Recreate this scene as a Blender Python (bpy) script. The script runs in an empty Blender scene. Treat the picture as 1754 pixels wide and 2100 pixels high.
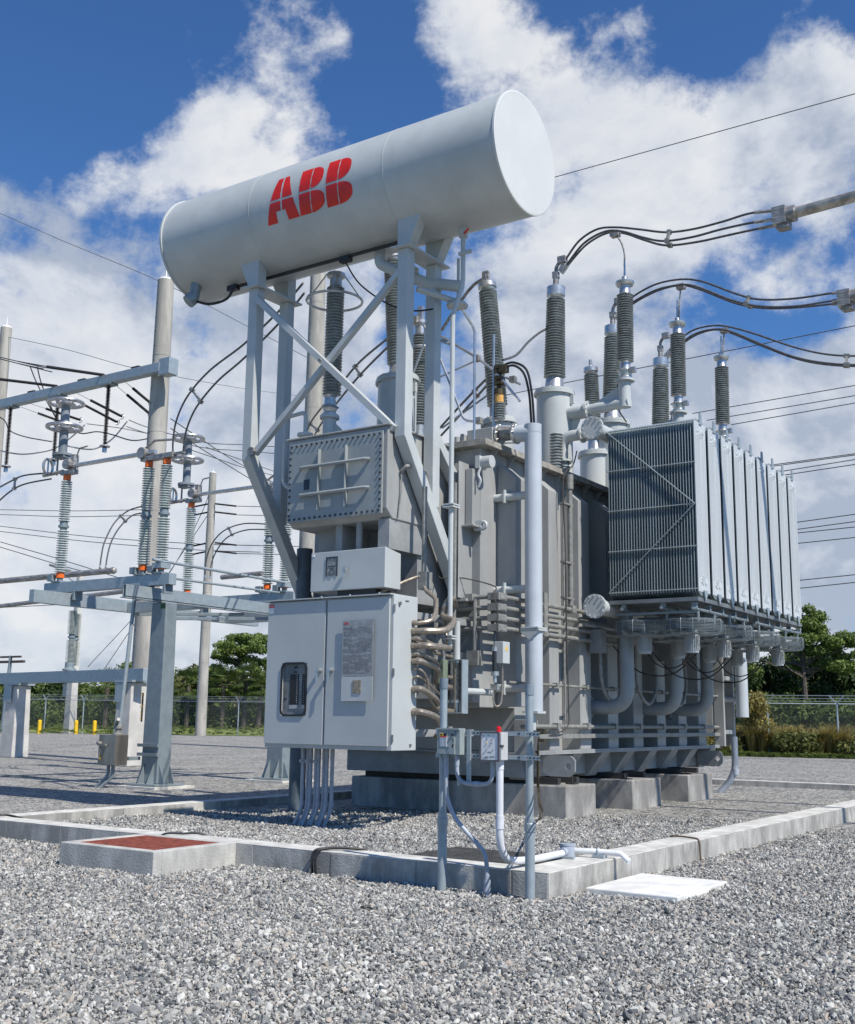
import bpy, math, random
import numpy as np
from mathutils import Vector, Matrix
R=math.radians; PI=math.pi
SC=bpy.context.scene; COL=SC.collection
random.seed(7); rng=np.random.default_rng(7)
# ---------------------------------------------------------------- camera
# metres; x along the front kerb, y away along the transformer, z up; the photographer's eye stands 1.6 m over the origin
F_=2314.68; EYE=np.array([0,0,1.6])
_p,_y,_r=R(10.3836),R(34.1335),R(.7482)
FW=np.array([-math.sin(_y)*math.cos(_p),math.cos(_y)*math.cos(_p),math.sin(_p)])
_rt=np.array([math.cos(_y),math.sin(_y),0]); _up=np.cross(_rt,FW)
RT=math.cos(_r)*_rt+math.sin(_r)*_up; UP=-math.sin(_r)*_rt+math.cos(_r)*_up
cd=bpy.data.cameras.new("Camera"); cam=bpy.data.objects.new("Camera",cd); COL.objects.link(cam); SC.camera=cam
cd.sensor_fit='HORIZONTAL'; cd.sensor_width=36; cd.lens=36*F_/1754; cd.clip_start=.1; cd.clip_end=2000
cam.matrix_world=Matrix([(RT[i],UP[i],-FW[i],EYE[i]) for i in range(3)]+[(0,0,0,1)])
def sight(px,py): return FW+RT*(px-877)/F_+UP*(1050-py)/F_
def at(px,py,ax,v):
    "the point on the plane axis=v seen at that place of the photograph (survey helper)"
    d=sight(px,py); a='xyz'.index(ax); return Vector(EYE+d*(v-EYE[a])/d[a])
# ---------------------------------------------------------------- world and sun
SUN_AZ,SUN_EL=R(-12.5),R(51)      # azimuth measured from +x towards +y
sund=Vector((math.cos(SUN_AZ)*math.cos(SUN_EL),math.sin(SUN_AZ)*math.cos(SUN_EL),math.sin(SUN_EL)))
W=bpy.data.worlds.new("World"); SC.world=W; W.use_nodes=True
nt=W.node_tree; N=nt.nodes; LK=nt.links; N.clear()
def nd(T,**k):
    n=N.new(T)
    for a,b in k.items():
        if a.startswith('i_'): n.inputs[int(a[2:])].default_value=b
        else: setattr(n,a,b)
    return n
out=nd('ShaderNodeOutputWorld'); bg=nd('ShaderNodeBackground'); LK.new(bg.outputs[0],out.inputs[0]); bg.inputs[1].default_value=.09
sky=nd('ShaderNodeTexSky',sky_type='NISHITA',sun_disc=False,sun_elevation=SUN_EL,sun_rotation=PI/2-SUN_AZ,air_density=1.0,dust_density=.35,ozone_density=2.2)
tc=nd('ShaderNodeTexCoord')
def m(op,a,b=None,c=None,clamp=False):
    n=nd('ShaderNodeMath',operation=op,use_clamp=clamp)
    for i,v in enumerate((a,b,c)):
        if v is None: continue
        if isinstance(v,(int,float)): n.inputs[i].default_value=v
        else: LK.new(v,n.inputs[i])
    return n.outputs[0]
def noise(vec,scale,det,rough,dist=0):
    n=nd('ShaderNodeTexNoise'); n.inputs['Scale'].default_value=scale; n.inputs['Detail'].default_value=det
    n.inputs['Roughness'].default_value=rough; n.inputs['Distortion'].default_value=dist
    LK.new(vec,n.inputs['Vector']); return n.outputs['Fac']
def vadd(a,b,op='ADD'):
    n=nd('ShaderNodeVectorMath',operation=op); LK.new(a,n.inputs[0])
    if isinstance(b,(tuple,list)): n.inputs[1].default_value=b
    else: LK.new(b,n.inputs[1])
    return n.outputs[0]
D0=tc.outputs['Generated']
stretch=nd('ShaderNodeMapping'); stretch.inputs['Scale'].default_value=(1,1,1.2); LK.new(D0,stretch.inputs[0]); V=stretch.outputs[0]
wn=nd('ShaderNodeTexNoise'); wn.inputs['Scale'].default_value=7; wn.inputs['Detail'].default_value=3; LK.new(V,wn.inputs[0])
warp=vadd(vadd(wn.outputs['Color'],(-.5,-.5,-.5)),(.07,.07,.07),'MULTIPLY')
DW=vadd(D0,warp)
# broad masses of cloud (+) and open blue (-): place, radius in degrees, amount
MASS=[(40,60,7,-1.3),(180,210,5,-1.0),(330,60,3,-.2),(60,230,4,-.6),(210,470,1.6,-.4),(240,100,4,-.6),
 (790,60,3.0,-1.2),(800,200,2.6,-1.1),(800,380,2.2,-.5),(1730,20,2.5,-.6),(1560,30,1.8,-.3),
 (1500,640,3.2,-1.25),(1640,680,2.6,-1.1),(1180,30,1.6,-.35),(1480,560,1.5,-.4),(1350,760,1.3,-.35),(1720,540,1.5,-.3),
 (830,700,1.6,-.45),(720,560,1.2,-.4),(590,20,1.6,.35),(480,40,2,-.3),(300,370,1.8,-.7),(130,330,1.8,-.4),
 (620,160,2.4,.9),(480,300,3.2,.8),(300,250,3,.35),(250,330,2.2,.4),(40,400,2.6,1.0),(500,150,2,.3),
 (1020,60,2.5,.5),(1150,160,3,.7),(1300,280,5,1.0),(1600,300,4.5,.5),(1050,330,3,.4),(1450,60,2,-.3),(1180,200,1.5,-.2),(300,130,1.5,.5),(350,80,1.6,.5),(90,430,1.2,-.4),(330,470,1.3,-.4),(1700,720,1.8,.6),
 (150,620,6,.6),(500,750,6,.5),(200,900,8,.5),(1200,560,4,.8),(1450,900,7,.7),(1100,800,5,.6),(1700,950,6,.7)]
base=noise(V,2.6,9,.62,.1)
acc=m('MULTIPLY',m('SUBTRACT',base,.52),5.5)
for px,py,rad,am in MASS:
    d=sight(px,py); d=d/np.linalg.norm(d)
    dn=nd('ShaderNodeVectorMath',operation='DISTANCE'); LK.new(DW,dn.inputs[0]); dn.inputs[1].default_value=tuple(d)
    mr=nd('ShaderNodeMapRange',interpolation_type='SMOOTHSTEP'); LK.new(dn.outputs['Value'],mr.inputs[0])
    mr.inputs[1].default_value=0; mr.inputs[2].default_value=R(rad)*1.35; mr.inputs[3].default_value=am; mr.inputs[4].default_value=0
    acc=m('ADD',acc,mr.outputs[0])
fine=noise(V,10,9,.64,.0)
acc=m('ADD',acc,m('MULTIPLY',m('SUBTRACT',fine,.5),4.2))
bk=nd('ShaderNodeVectorMath',operation='DISTANCE'); LK.new(D0,bk.inputs[0]); bk.inputs[1].default_value=(.45,-.6,.65)
mb_=nd('ShaderNodeMapRange',interpolation_type='SMOOTHSTEP'); LK.new(bk.outputs['Value'],mb_.inputs[0]); mb_.inputs[1].default_value=.35; mb_.inputs[2].default_value=1.15; mb_.inputs[3].default_value=-3.5; mb_.inputs[4].default_value=0
fr=nd('ShaderNodeVectorMath',operation='DISTANCE'); LK.new(D0,fr.inputs[0]); fr.inputs[1].default_value=tuple(FW)
mf=nd('ShaderNodeMapRange',interpolation_type='SMOOTHSTEP'); LK.new(fr.outputs['Value'],mf.inputs[0]); mf.inputs[1].default_value=.55; mf.inputs[2].default_value=1.2; mf.inputs[3].default_value=0; mf.inputs[4].default_value=-2.8
acc=m('ADD',m('ADD',acc,mb_.outputs[0]),mf.outputs[0])
sep=nd('ShaderNodeSeparateXYZ'); LK.new(D0,sep.inputs[0])
low=nd('ShaderNodeMapRange',interpolation_type='SMOOTHSTEP'); LK.new(sep.outputs[2],low.inputs[0]); low.inputs[1].default_value=.0; low.inputs[2].default_value=.52; low.inputs[3].default_value=1.5; low.inputs[4].default_value=0
acc=m('ADD',acc,low.outputs[0])
mk=nd('ShaderNodeMapRange',interpolation_type='SMOOTHSTEP'); LK.new(acc,mk.inputs[0]); mk.inputs[1].default_value=-.5; mk.inputs[2].default_value=.5
mask=mk.outputs[0]
# cloud tone: bright sunward edges, grey-blue bases
V2=vadd(V,tuple(sund*.045))
n1=noise(V,5,7,.6,.2); n2=noise(V2,5,7,.6,.2)
rel=m('MULTIPLY',m('SUBTRACT',n1,n2),3.6)
n3=noise(vadd(V,(3.1,1.7,.4)),2.2,6,.55,.2)
tone=m('ADD',m('ADD',rel,.52),m('MULTIPLY',m('SUBTRACT',n3,.5),2.8),clamp=True)
cr=nd('ShaderNodeValToRGB'); LK.new(tone,cr.inputs[0]); e=cr.color_ramp.elements
e[0].position=0; e[0].color=(4.3,4.9,6.0,1); e[1].position=1; e[1].color=(8.5,8.6,8.75,1)
x=e.new(.45); x.color=(6.9,7.3,8.0,1)
grade=nd('ShaderNodeMix',data_type='RGBA',blend_type='MULTIPLY'); grade.inputs[0].default_value=1
LK.new(sky.outputs[0],grade.inputs[6]); grade.inputs[7].default_value=(.52,.87,1.28,1)
mix=nd('ShaderNodeMix',data_type='RGBA'); LK.new(m('MULTIPLY',mask,.94),mix.inputs[0]); LK.new(grade.outputs[2],mix.inputs[6]); LK.new(cr.outputs[0],mix.inputs[7])
LK.new(mix.outputs[2],bg.inputs[0])
sl=bpy.data.lights.new("sun","SUN"); sl.energy=5.0; sl.angle=R(.53); sl.color=(1,.945,.86)
so=bpy.data.objects.new("sun",sl); COL.objects.link(so); so.rotation_euler=sund.to_track_quat('Z','Y').to_euler(); so.location=(0,0,60)
SC.view_settings.view_transform='Standard'; SC.view_settings.look='None'; SC.view_settings.exposure=.15; SC.view_settings.gamma=1; SC.view_settings.use_curve_mapping=False
SC.cycles.max_bounces=6; SC.cycles.transparent_max_bounces=24
# ---------------------------------------------------------------- materials
MATS={}
def mat(name,col,rough=.5,metal=0,var=.12,vscale=3,bump=0,bscale=40,col2=None,spec=.5,streak=0,alpha=None,trans=0,thr=(.42,.62)):
    if name in MATS: return MATS[name]
    mt=bpy.data.materials.new(name); mt.use_nodes=True; t=mt.node_tree; p=t.nodes['Principled BSDF']; n=t.nodes; l=t.links
    p.inputs['Roughness'].default_value=rough; p.inputs['Metallic'].default_value=metal; p.inputs['Specular IOR Level'].default_value=spec
    c=n.new('ShaderNodeTexCoord'); g=n.new('ShaderNodeNewGeometry')
    no=n.new('ShaderNodeTexNoise'); no.inputs['Scale'].default_value=vscale; no.inputs['Detail'].default_value=6; no.inputs['Roughness'].default_value=.65
    mp=n.new('ShaderNodeMapping'); l.new(c.outputs['Object'],mp.inputs[0]); l.new(mp.outputs[0],no.inputs[0])
    if streak: mp.inputs['Scale'].default_value=(1,1,1/streak)
    r=n.new('ShaderNodeMapRange'); l.new(no.outputs[0],r.inputs[0]); r.inputs[1].default_value=thr[0]; r.inputs[2].default_value=thr[1]
    mx=n.new('ShaderNodeMix'); mx.data_type='RGBA'; l.new(r.outputs[0],mx.inputs[0])
    c2=col2 if col2 else tuple(x*(1-2*var) for x in col)
    c1=col if col2 else tuple(min(1,x*(1+.6*var)) for x in col)
    mx.inputs[6].default_value=(*c2,1); mx.inputs[7].default_value=(*c1,1); l.new(mx.outputs[2],p.inputs['Base Color'])
    if bump:
        bn=n.new('ShaderNodeTexNoise'); bn.inputs['Scale'].default_value=bscale; bn.inputs['Detail'].default_value=4; l.new(c.outputs['Object'],bn.inputs[0])
        b=n.new('ShaderNodeBump'); b.inputs['Strength'].default_value=bump; b.inputs['Distance'].default_value=.02; l.new(bn.outputs[0],b.inputs['Height']); l.new(b.outputs[0],p.inputs['Normal'])
    if trans: p.inputs['Transmission Weight'].default_value=trans
    MATS[name]=mt; return mt
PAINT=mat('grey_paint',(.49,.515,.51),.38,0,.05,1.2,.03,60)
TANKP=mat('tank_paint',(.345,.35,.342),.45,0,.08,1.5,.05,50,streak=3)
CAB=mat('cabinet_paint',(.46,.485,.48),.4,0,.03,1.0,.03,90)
BASEP=mat('base_paint',(.30,.31,.31),.5,0,.1,2)
GALV=mat('galvanised_steel',(.36,.42,.45),.45,.3,.10,7,.03,30,thr=(.3,.7))
GALVB=mat('shade_toned_galvanised',(.36,.42,.44),.38,.45,.10,3,.05,40,streak=12)  # galvanised fin steel, darkened to paint in the shade between fins
GALVD=mat('dull_galvanised_steel',(.25,.30,.325),.5,.25,.10,5,.03,30,thr=(.3,.7))
ALU=mat('aluminium',(.62,.62,.61),.32,.75,.1,12)
ALUD=mat('weathered_aluminium',(.42,.40,.375),.5,.5,.22,6,streak=.3)
PORC=mat('dark_glazed_porcelain',(.33,.36,.36),.3,0,.15,8)
PORL=mat('light_green_porcelain',(.56,.61,.59),.25,0,.1,8)
ORAN=mat('orange_cap',(.95,.17,.015),.4,0,.1,6)
BLACK=mat('black_rubber',(.018,.018,.02),.5,0,.1,10)
CABLE=mat('aluminium_cable',(.12,.12,.125),.5,.3,.2,30)
PVC=mat('grey_pvc',(.36,.40,.46),.4,0,.08,5)
WPVC=mat('white_pvc',(.68,.70,.74),.4,0,.05,5)
COND=mat('flexible_conduit',(.38,.33,.27),.38,.5,.15,25)
CONPIPE=mat('conduit_pipe',(.27,.27,.25),.5,.1,.12,10)
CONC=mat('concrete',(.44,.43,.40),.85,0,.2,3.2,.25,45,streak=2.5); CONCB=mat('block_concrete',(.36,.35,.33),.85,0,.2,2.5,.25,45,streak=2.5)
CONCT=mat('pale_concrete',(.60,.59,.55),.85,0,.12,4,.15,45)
CONCP=mat('spun_concrete_pole',(.40,.38,.34),.8,0,.12,2.5,.1,30,streak=5)
WSLAB=mat('white_slab',(.74,.74,.71),.75,0,.10,3.5,.1,50)
RED=mat('red_paint',(.72,.022,.012),.4,0,.08,4)
RGRATE=mat('red_grating',(.42,.115,.07),.7,0,.2,12,.2,60)
GRATE=mat('grey_grating',(.15,.145,.135),.7,0,.2,12)
RING=mat('brushed_ring',(.55,.56,.57),.3,.8,.08,10)
GLASS=mat('dark_window',(.035,.035,.04),.12,0,.1,5)
WHITE=mat('white_label',(.78,.78,.78),.5,0,.02,5)
YEL=mat('yellow_paint',(.85,.52,.02),.45,0,.08,5)
STEELB=mat('stainless_steel',(.34,.31,.28),.35,.75,.15,2,streak=4)
SILICA=mat('silica_gel',(.33,.30,.25),.35,0,.25,30)
GREENB=mat('green_box',(.20,.25,.19),.45,0,.05,5)
BLUEP=mat('shaded_column_paint',(.10,.13,.155),.5,0,.12,3)  # column blue, with the shade it stands in put into the colour
AMBER=mat('amber_glass',(.75,.42,.12),.15,0,.2,20)
REDG=mat('red_lamp_glass',(.6,.01,.02),.15,0,.1,5)
PRINT=mat('engraved_plate',(.42,.41,.40),.4,.4,.1,8)
BARK=mat('bark',(.105,.085,.07),.9,0,.25,6,.4,20)
# ---------------------------------------------------------------- mesh collector
class MB:
    def __init__(s): s.v=[]; s.f=[]; s.s=[]; s.pc=[]
    def add(s,vs,fs,sm=False,cont=False):
        o=len(s.v)
        if not cont or not s.pc: s.pc.append([o,len(s.f)])
        s.v+= [tuple(v) for v in vs]; s.f+=[tuple(i+o for i in f) for f in fs]; s.s+=[sm]*len(fs); return s
    def box(s,x0,x1,y0,y1,z0,z1):
        return s.add([(x0,y0,z0),(x1,y0,z0),(x1,y1,z0),(x0,y1,z0),(x0,y0,z1),(x1,y0,z1),(x1,y1,z1),(x0,y1,z1)],
          [(0,3,2,1),(4,5,6,7),(0,1,5,4),(1,2,6,5),(2,3,7,6),(3,0,4,7)])
    def cbox(s,c,sx,sy,sz): return s.box(c[0]-sx/2,c[0]+sx/2,c[1]-sy/2,c[1]+sy/2,c[2]-sz/2,c[2]+sz/2)
    def bar(s,p,q,w,h,up=(0,0,1)):
        p=Vector(p);q=Vector(q); d=(q-p).normalized(); u=Vector(up)
        if abs(d.dot(u))>.95: u=Vector((0,1,0))
        a=d.cross(u).normalized()*w/2; b=a.cross(d).normalized()*h/2
        vs=[p-a-b,p+a-b,p+a+b,p-a+b,q-a-b,q+a-b,q+a+b,q-a+b]
        return s.add(vs,[(0,1,2,3),(4,7,6,5),(0,4,5,1),(1,5,6,2),(2,6,7,3),(3,7,4,0)])
    def cyl(s,p,q,r,r2=None,n=16,cap=True):
        p=Vector(p);q=Vector(q); r2=r if r2 is None else r2; d=(q-p).normalized()
        u=Vector((0,0,1)) if abs(d.z)<.9 else Vector((0,1,0)); a=d.cross(u).normalized(); b=d.cross(a)
        vs=[]
        for c,rr in ((p,r),(q,r2)):
            vs+=[c+a*rr*math.cos(2*PI*i/n)+b*rr*math.sin(2*PI*i/n) for i in range(n)]
        s.add(vs,[(i,(i+1)%n,n+(i+1)%n,n+i) for i in range(n)],True)
        if cap: s.add(vs,[tuple(range(n-1,-1,-1)),tuple(range(n,2*n))],False,True)
        return s
    def tube(s,pts,r,n=8,cap=True):
        P=[Vector(p) for p in pts]; k=len(P); rs=r if isinstance(r,(list,tuple)) else [r]*k
        T=[(P[min(i+1,k-1)]-P[max(i-1,0)]).normalized() for i in range(k)]
        u=Vector((0,0,1)) if abs(T[0].z)<.9 else Vector((0,1,0)); a=T[0].cross(u).normalized(); vs=[]
        for i in range(k):
            a=(a-T[i]*a.dot(T[i])).normalized(); b=T[i].cross(a)
            vs+=[P[i]+(a*math.cos(2*PI*j/n)+b*math.sin(2*PI*j/n))*rs[i] for j in range(n)]
        s.add(vs,[(i*n+j,i*n+(j+1)%n,(i+1)*n+(j+1)%n,(i+1)*n+j) for i in range(k-1) for j in range(n)],True)
        if cap: s.add(vs,[tuple(range(n-1,-1,-1)),tuple(range((k-1)*n,k*n))],False,True)
        return s
    def ring(s,c,ax,R_,r,n=32,k=8):
        c=Vector(c);d=Vector(ax).normalized(); u=Vector((0,0,1)) if abs(d.z)<.9 else Vector((0,1,0)); a=d.cross(u).normalized(); b=d.cross(a); vs=[]
        for i in range(n):
            e_=a*math.cos(2*PI*i/n)+b*math.sin(2*PI*i/n)
            vs+=[c+e_*(R_+r*math.cos(2*PI*j/k))+d*r*math.sin(2*PI*j/k) for j in range(k)]
        return s.add(vs,[(i*k+j,i*k+(j+1)%k,((i+1)%n)*k+(j+1)%k,((i+1)%n)*k+j) for i in range(n) for j in range(k)],True)
    def lathe(s,c,ax,prof,n=24):
        c=Vector(c);d=Vector(ax).normalized(); u=Vector((0,0,1)) if abs(d.z)<.9 else Vector((0,1,0)); a=d.cross(u).normalized(); b=d.cross(a); vs=[]
        for r,z in prof: vs+=[c+d*z+(a*math.cos(2*PI*i/n)+b*math.sin(2*PI*i/n))*r for i in range(n)]
        k=len(prof); s.add(vs,[(i*n+j,i*n+(j+1)%n,(i+1)*n+(j+1)%n,(i+1)*n+j) for i in range(k-1) for j in range(n)],True)
        s.add(vs,[tuple(range(n-1,-1,-1)),tuple(range((k-1)*n,k*n))],False,True); return s
    def prism(s,poly,vec):
        vec=Vector(vec); P=[Vector(p) for p in poly]; n=len(P); vs=P+[p+vec for p in P]
        return s.add(vs,[tuple(range(n-1,-1,-1)),tuple(range(n,2*n))]+[(i,(i+1)%n,n+(i+1)%n,n+i) for i in range(n)])
    def sheds(s,p,q,rc,rs,num,n=24,taper=1.0):
        p=Vector(p);q=Vector(q);L=(q-p).length; h=L/num; pr=[(rc,0)]
        for i in range(num):
            z=i*h; k=1+(taper-1)*i/num
            pr+=[(rc*k,z+.12*h),(rs*k*.97,z+.30*h),(rs*k,z+.40*h),(rs*k*.97,z+.50*h),(rc*k,z+.86*h)]
        return s.lathe(p,q-p,pr,n)
def rootof(o):
    while o.parent: o=o.parent
    return o
def part(name,mb,mt,parent=None,label=None,bevel=0,sharp=35):
    me=bpy.data.meshes.new(name); org=Vector(rootof(parent)['org']) if parent else Vector((0,0,0))
    V_=np.array([tuple(v) for v in mb.v],dtype=float)-np.array(org)
    me.from_pydata([tuple(v) for v in V_],[],mb.f)
    me.polygons.foreach_set('use_smooth',mb.s)
    me.materials.append(mt)
    # consistent normals
    import bmesh
    bm=bmesh.new(); bm.from_mesh(me); bmesh.ops.recalc_face_normals(bm,faces=bm.faces); bm.to_mesh(me); bm.free()
    if any(mb.s): me.set_sharp_from_angle(angle=R(sharp))
    o=bpy.data.objects.new(name,me); COL.objects.link(o)
    if parent: o.parent=parent
    if label: o['label']=label
    if bevel:
        md=o.modifiers.new('edge','BEVEL'); md.width=bevel; md.segments=2; md.limit_method='ANGLE'; md.angle_limit=R(40)
    return o
def each(name,mb,mt,parent=None,bevel=0):
    "every piece of the collector as a part of its own"
    o=[]; e=mb.pc+[[len(mb.v),len(mb.f)]]
    for (v0,f0),(v1,f1) in zip(e,e[1:]):
        q=MB(); q.v=mb.v[v0:v1]; q.f=[tuple(i-v0 for i in f) for f in mb.f[f0:f1]]; q.s=mb.s[f0:f1]; o.append(part(name,q,mt,parent,None,bevel))
    return o
def thing(name,label,cat,loc,group=None):
    o=bpy.data.objects.new(name,None); COL.objects.link(o); o.location=loc; o['org']=tuple(loc); o['label']=label; o['category']=cat
    o.empty_display_size=.3
    if group: o['group']=group
    return o
def solo(name,mb,mt,label,cat,group=None,bevel=0,kind=None):
    a=np.array([tuple(v) for v in mb.v]); loc=Vector(((a[:,0].min()+a[:,0].max())/2,(a[:,1].min()+a[:,1].max())/2,a[:,2].min()))
    mb.v=[tuple(v) for v in a-np.array(loc)]
    o=part(name,mb,mt,None,None,bevel); o.location=loc
    if kind: o['kind']=kind
    if label: o['label']=label
    if cat: o['category']=cat
    if group: o['group']=group
    return o
def kids(o): return [c for c in bpy.data.objects if c.parent==o]
def dup(o,loc,label=None,parent=None,group=None):
    c=o.copy(); COL.objects.link(c)
    if parent is not None: c.parent=parent
    if loc is not None: c.location=loc
    if label: c['label']=label
    if group: c['group']=group
    for ch in kids(o): dup(ch,None,None,c)
    return c
def spl(pts,n=8):
    P=[Vector(p) for p in pts]; o=[]
    for i in range(len(P)-1):
        p0=P[max(i-1,0)];p1=P[i];p2=P[i+1];p3=P[min(i+2,len(P)-1)]
        for k in range(n):
            t=k/n; o.append(.5*((2*p1)+(p2-p0)*t+(2*p0-5*p1+4*p2-p3)*t*t+(3*p1-p0-3*p2+p3)*t**3))
    o.append(P[-1]); return o
def bend(pts,rad,n=6):
    "polyline with rounded corners"
    P=[Vector(p) for p in pts]; o=[P[0]]
    for i in range(1,len(P)-1):
        a=(P[i-1]-P[i]);b=(P[i+1]-P[i]); r=min(rad,a.length*.49,b.length*.49); a=a.normalized()*r;b=b.normalized()*r
        for k in range(n+1):
            t=k/n; o.append(P[i]+a*(1-t)**2+b*t*t)
    o.append(P[-1]); return o
# ================================================================ ground
def gravel_mat(name,inst=False):
    mt=bpy.data.materials.new(name); mt.use_nodes=True; t=mt.node_tree; n=t.nodes; l=t.links; p=n['Principled BSDF']; p.inputs['Roughness'].default_value=.8; p.inputs['Specular IOR Level'].default_value=.3
    rp=n.new('ShaderNodeValToRGB'); rp.color_ramp.interpolation='LINEAR'; e=rp.color_ramp.elements
    e[0].position=0; e[0].color=(.075,.08,.085,1); e[1].position=1; e[1].color=(.58,.565,.53,1)
    for q,c in ((.18,(.16,.168,.17,1)),(.4,(.27,.268,.255,1)),(.55,(.37,.365,.34,1)),(.66,(.39,.335,.28,1)),(.72,(.43,.43,.40,1)),(.88,(.50,.49,.45,1))):
        x=e.new(q); x.color=c
    if inst:
        a=n.new('ShaderNodeAttribute'); a.attribute_name='tone'; l.new(a.outputs['Fac'],rp.inputs[0])
    else:
        g=n.new('ShaderNodeNewGeometry'); v=n.new('ShaderNodeTexVoronoi'); v.inputs['Scale'].default_value=27; v.inputs['Randomness'].default_value=1
        l.new(g.outputs['Position'],v.inputs['Vector']); s=n.new('ShaderNodeSeparateColor'); l.new(v.outputs['Color'],s.inputs[0]); 
        nz=n.new('ShaderNodeTexNoise'); nz.inputs['Scale'].default_value=7; nz.inputs['Detail'].default_value=9; nz.inputs['Roughness'].default_value=.85; l.new(g.outputs['Position'],nz.inputs['Vector'])
        mr=n.new('ShaderNodeMapRange'); l.new(nz.outputs[0],mr.inputs[0]); mr.inputs[1].default_value=.3; mr.inputs[2].default_value=.7; mr.inputs[3].default_value=-.38; mr.inputs[4].default_value=.38
        ad=n.new('ShaderNodeMath'); ad.operation='ADD'; l.new(s.outputs[0],ad.inputs[0]); l.new(mr.outputs[0],ad.inputs[1]); 
        v3=n.new('ShaderNodeTexVoronoi'); v3.inputs['Scale'].default_value=6.5; l.new(g.outputs['Position'],v3.inputs['Vector']); s3=n.new('ShaderNodeSeparateColor'); l.new(v3.outputs['Color'],s3.inputs[0])
        m3=n.new('ShaderNodeMath'); m3.operation='MULTIPLY_ADD'; m3.inputs[1].default_value=.42; m3.inputs[2].default_value=-.21; l.new(s3.outputs[0],m3.inputs[0])
        n4=n.new('ShaderNodeTexNoise'); n4.inputs['Scale'].default_value=.5; n4.inputs['Detail'].default_value=5; l.new(g.outputs['Position'],n4.inputs['Vector'])
        m4=n.new('ShaderNodeMath'); m4.operation='MULTIPLY_ADD'; m4.inputs[1].default_value=.7; m4.inputs[2].default_value=-.22; l.new(n4.outputs[0],m4.inputs[0])
        a5=n.new('ShaderNodeMath'); a5.operation='ADD'; l.new(m3.outputs[0],a5.inputs[0]); l.new(m4.outputs[0],a5.inputs[1])
        a6=n.new('ShaderNodeMath'); a6.operation='ADD'; l.new(ad.outputs[0],a6.inputs[0]); l.new(a5.outputs[0],a6.inputs[1]); l.new(a6.outputs[0],rp.inputs[0])
        b=n.new('ShaderNodeBump'); b.inputs['Strength'].default_value=1; b.inputs['Distance'].default_value=.05; b.invert=True; l.new(v.outputs['Distance'],b.inputs['Height']); 
        v2=n.new('ShaderNodeTexNoise'); v2.inputs['Scale'].default_value=5; v2.inputs['Detail'].default_value=5; l.new(g.outputs['Position'],v2.inputs['Vector'])
        b2=n.new('ShaderNodeBump'); b2.inputs['Strength'].default_value=.9; b2.inputs['Distance'].default_value=.25; l.new(v2.outputs[0],b2.inputs['Height']); l.new(b.outputs[0],b2.inputs['Normal']); l.new(b2.outputs[0],p.inputs['Normal'])
    l.new(rp.outputs[0],p.inputs['Base Color']); return mt
GM=gravel_mat('gravel_bed'); GS=gravel_mat('gravel_stones',True)
# yard of grey gravel, ending at the fence line; grassland beyond reaches the horizon
_a=at(82,1503.5,'z',0); _b=at(519,1510,'z',0); LD=(_b-_a).normalized(); _c=at(1578,1550,'z',0); _d=at(1722,1553,'z',0); RD=(_d-_c).normalized()
LF0=_a-LD*16; LF1=_b+LD*24; RF0=_c-RD*24; RF1=_c+RD*26
YARD=[(-140,-30),(60,-30),(60,RF1.y+20),(RF1.x,RF1.y),(RF0.x,RF0.y),(LF1.x,LF1.y),(LF0.x,LF0.y),(-140,LF0.y-10)]
g=MB(); g.add([(-900,-400,-.012),(900,-400,-.012),(900,1200,-.012),(-900,1200,-.012)],[(0,1,2,3)])
GRASS=mat('grass_ground',(.135,.17,.035),.9,0,.3,.35,.6,3,col2=(.085,.12,.02))
o=solo('grass_field',g,GRASS,None,None,kind='structure')
g=MB(); g.add([(x,y,0) for x,y in YARD],[tuple(range(len(YARD)))]); o=solo('ground',g,GM,None,None,kind='structure')
# raised gravel inside the kerb
g=MB(); g.box(-13.5,-5.35,9.7,27.75,-.02,.105); solo('ground_inside_kerb',g,GM,None,None,kind='structure')
# grassy bank rising beyond the left fence
g=MB(); nrm=Vector((-LD.y,LD.x,0)); NB=24
for i in range(NB+1):
    for j in range(9): q=LF0-LD*20+(LF1+LD*60-LF0)*(i/NB)+nrm*(1.2+j*3.2); g.v.append((q.x,q.y,.012+1.25*(j/8)**1.0+ (.12*math.sin(i*2.1+j) if j else 0)))
for i in range(NB):
    for j in range(8): a=i*9+j; g.f.append((a,a+9,a+10,a+1)); g.s.append(True)
g.pc=[[0,0]]; solo('grass_bank',g,mat('bank_grass',(.25,.27,.07),.9,0,.3,.6,.6,4,col2=(.12,.17,.03)),None,None,kind='structure')
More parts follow.
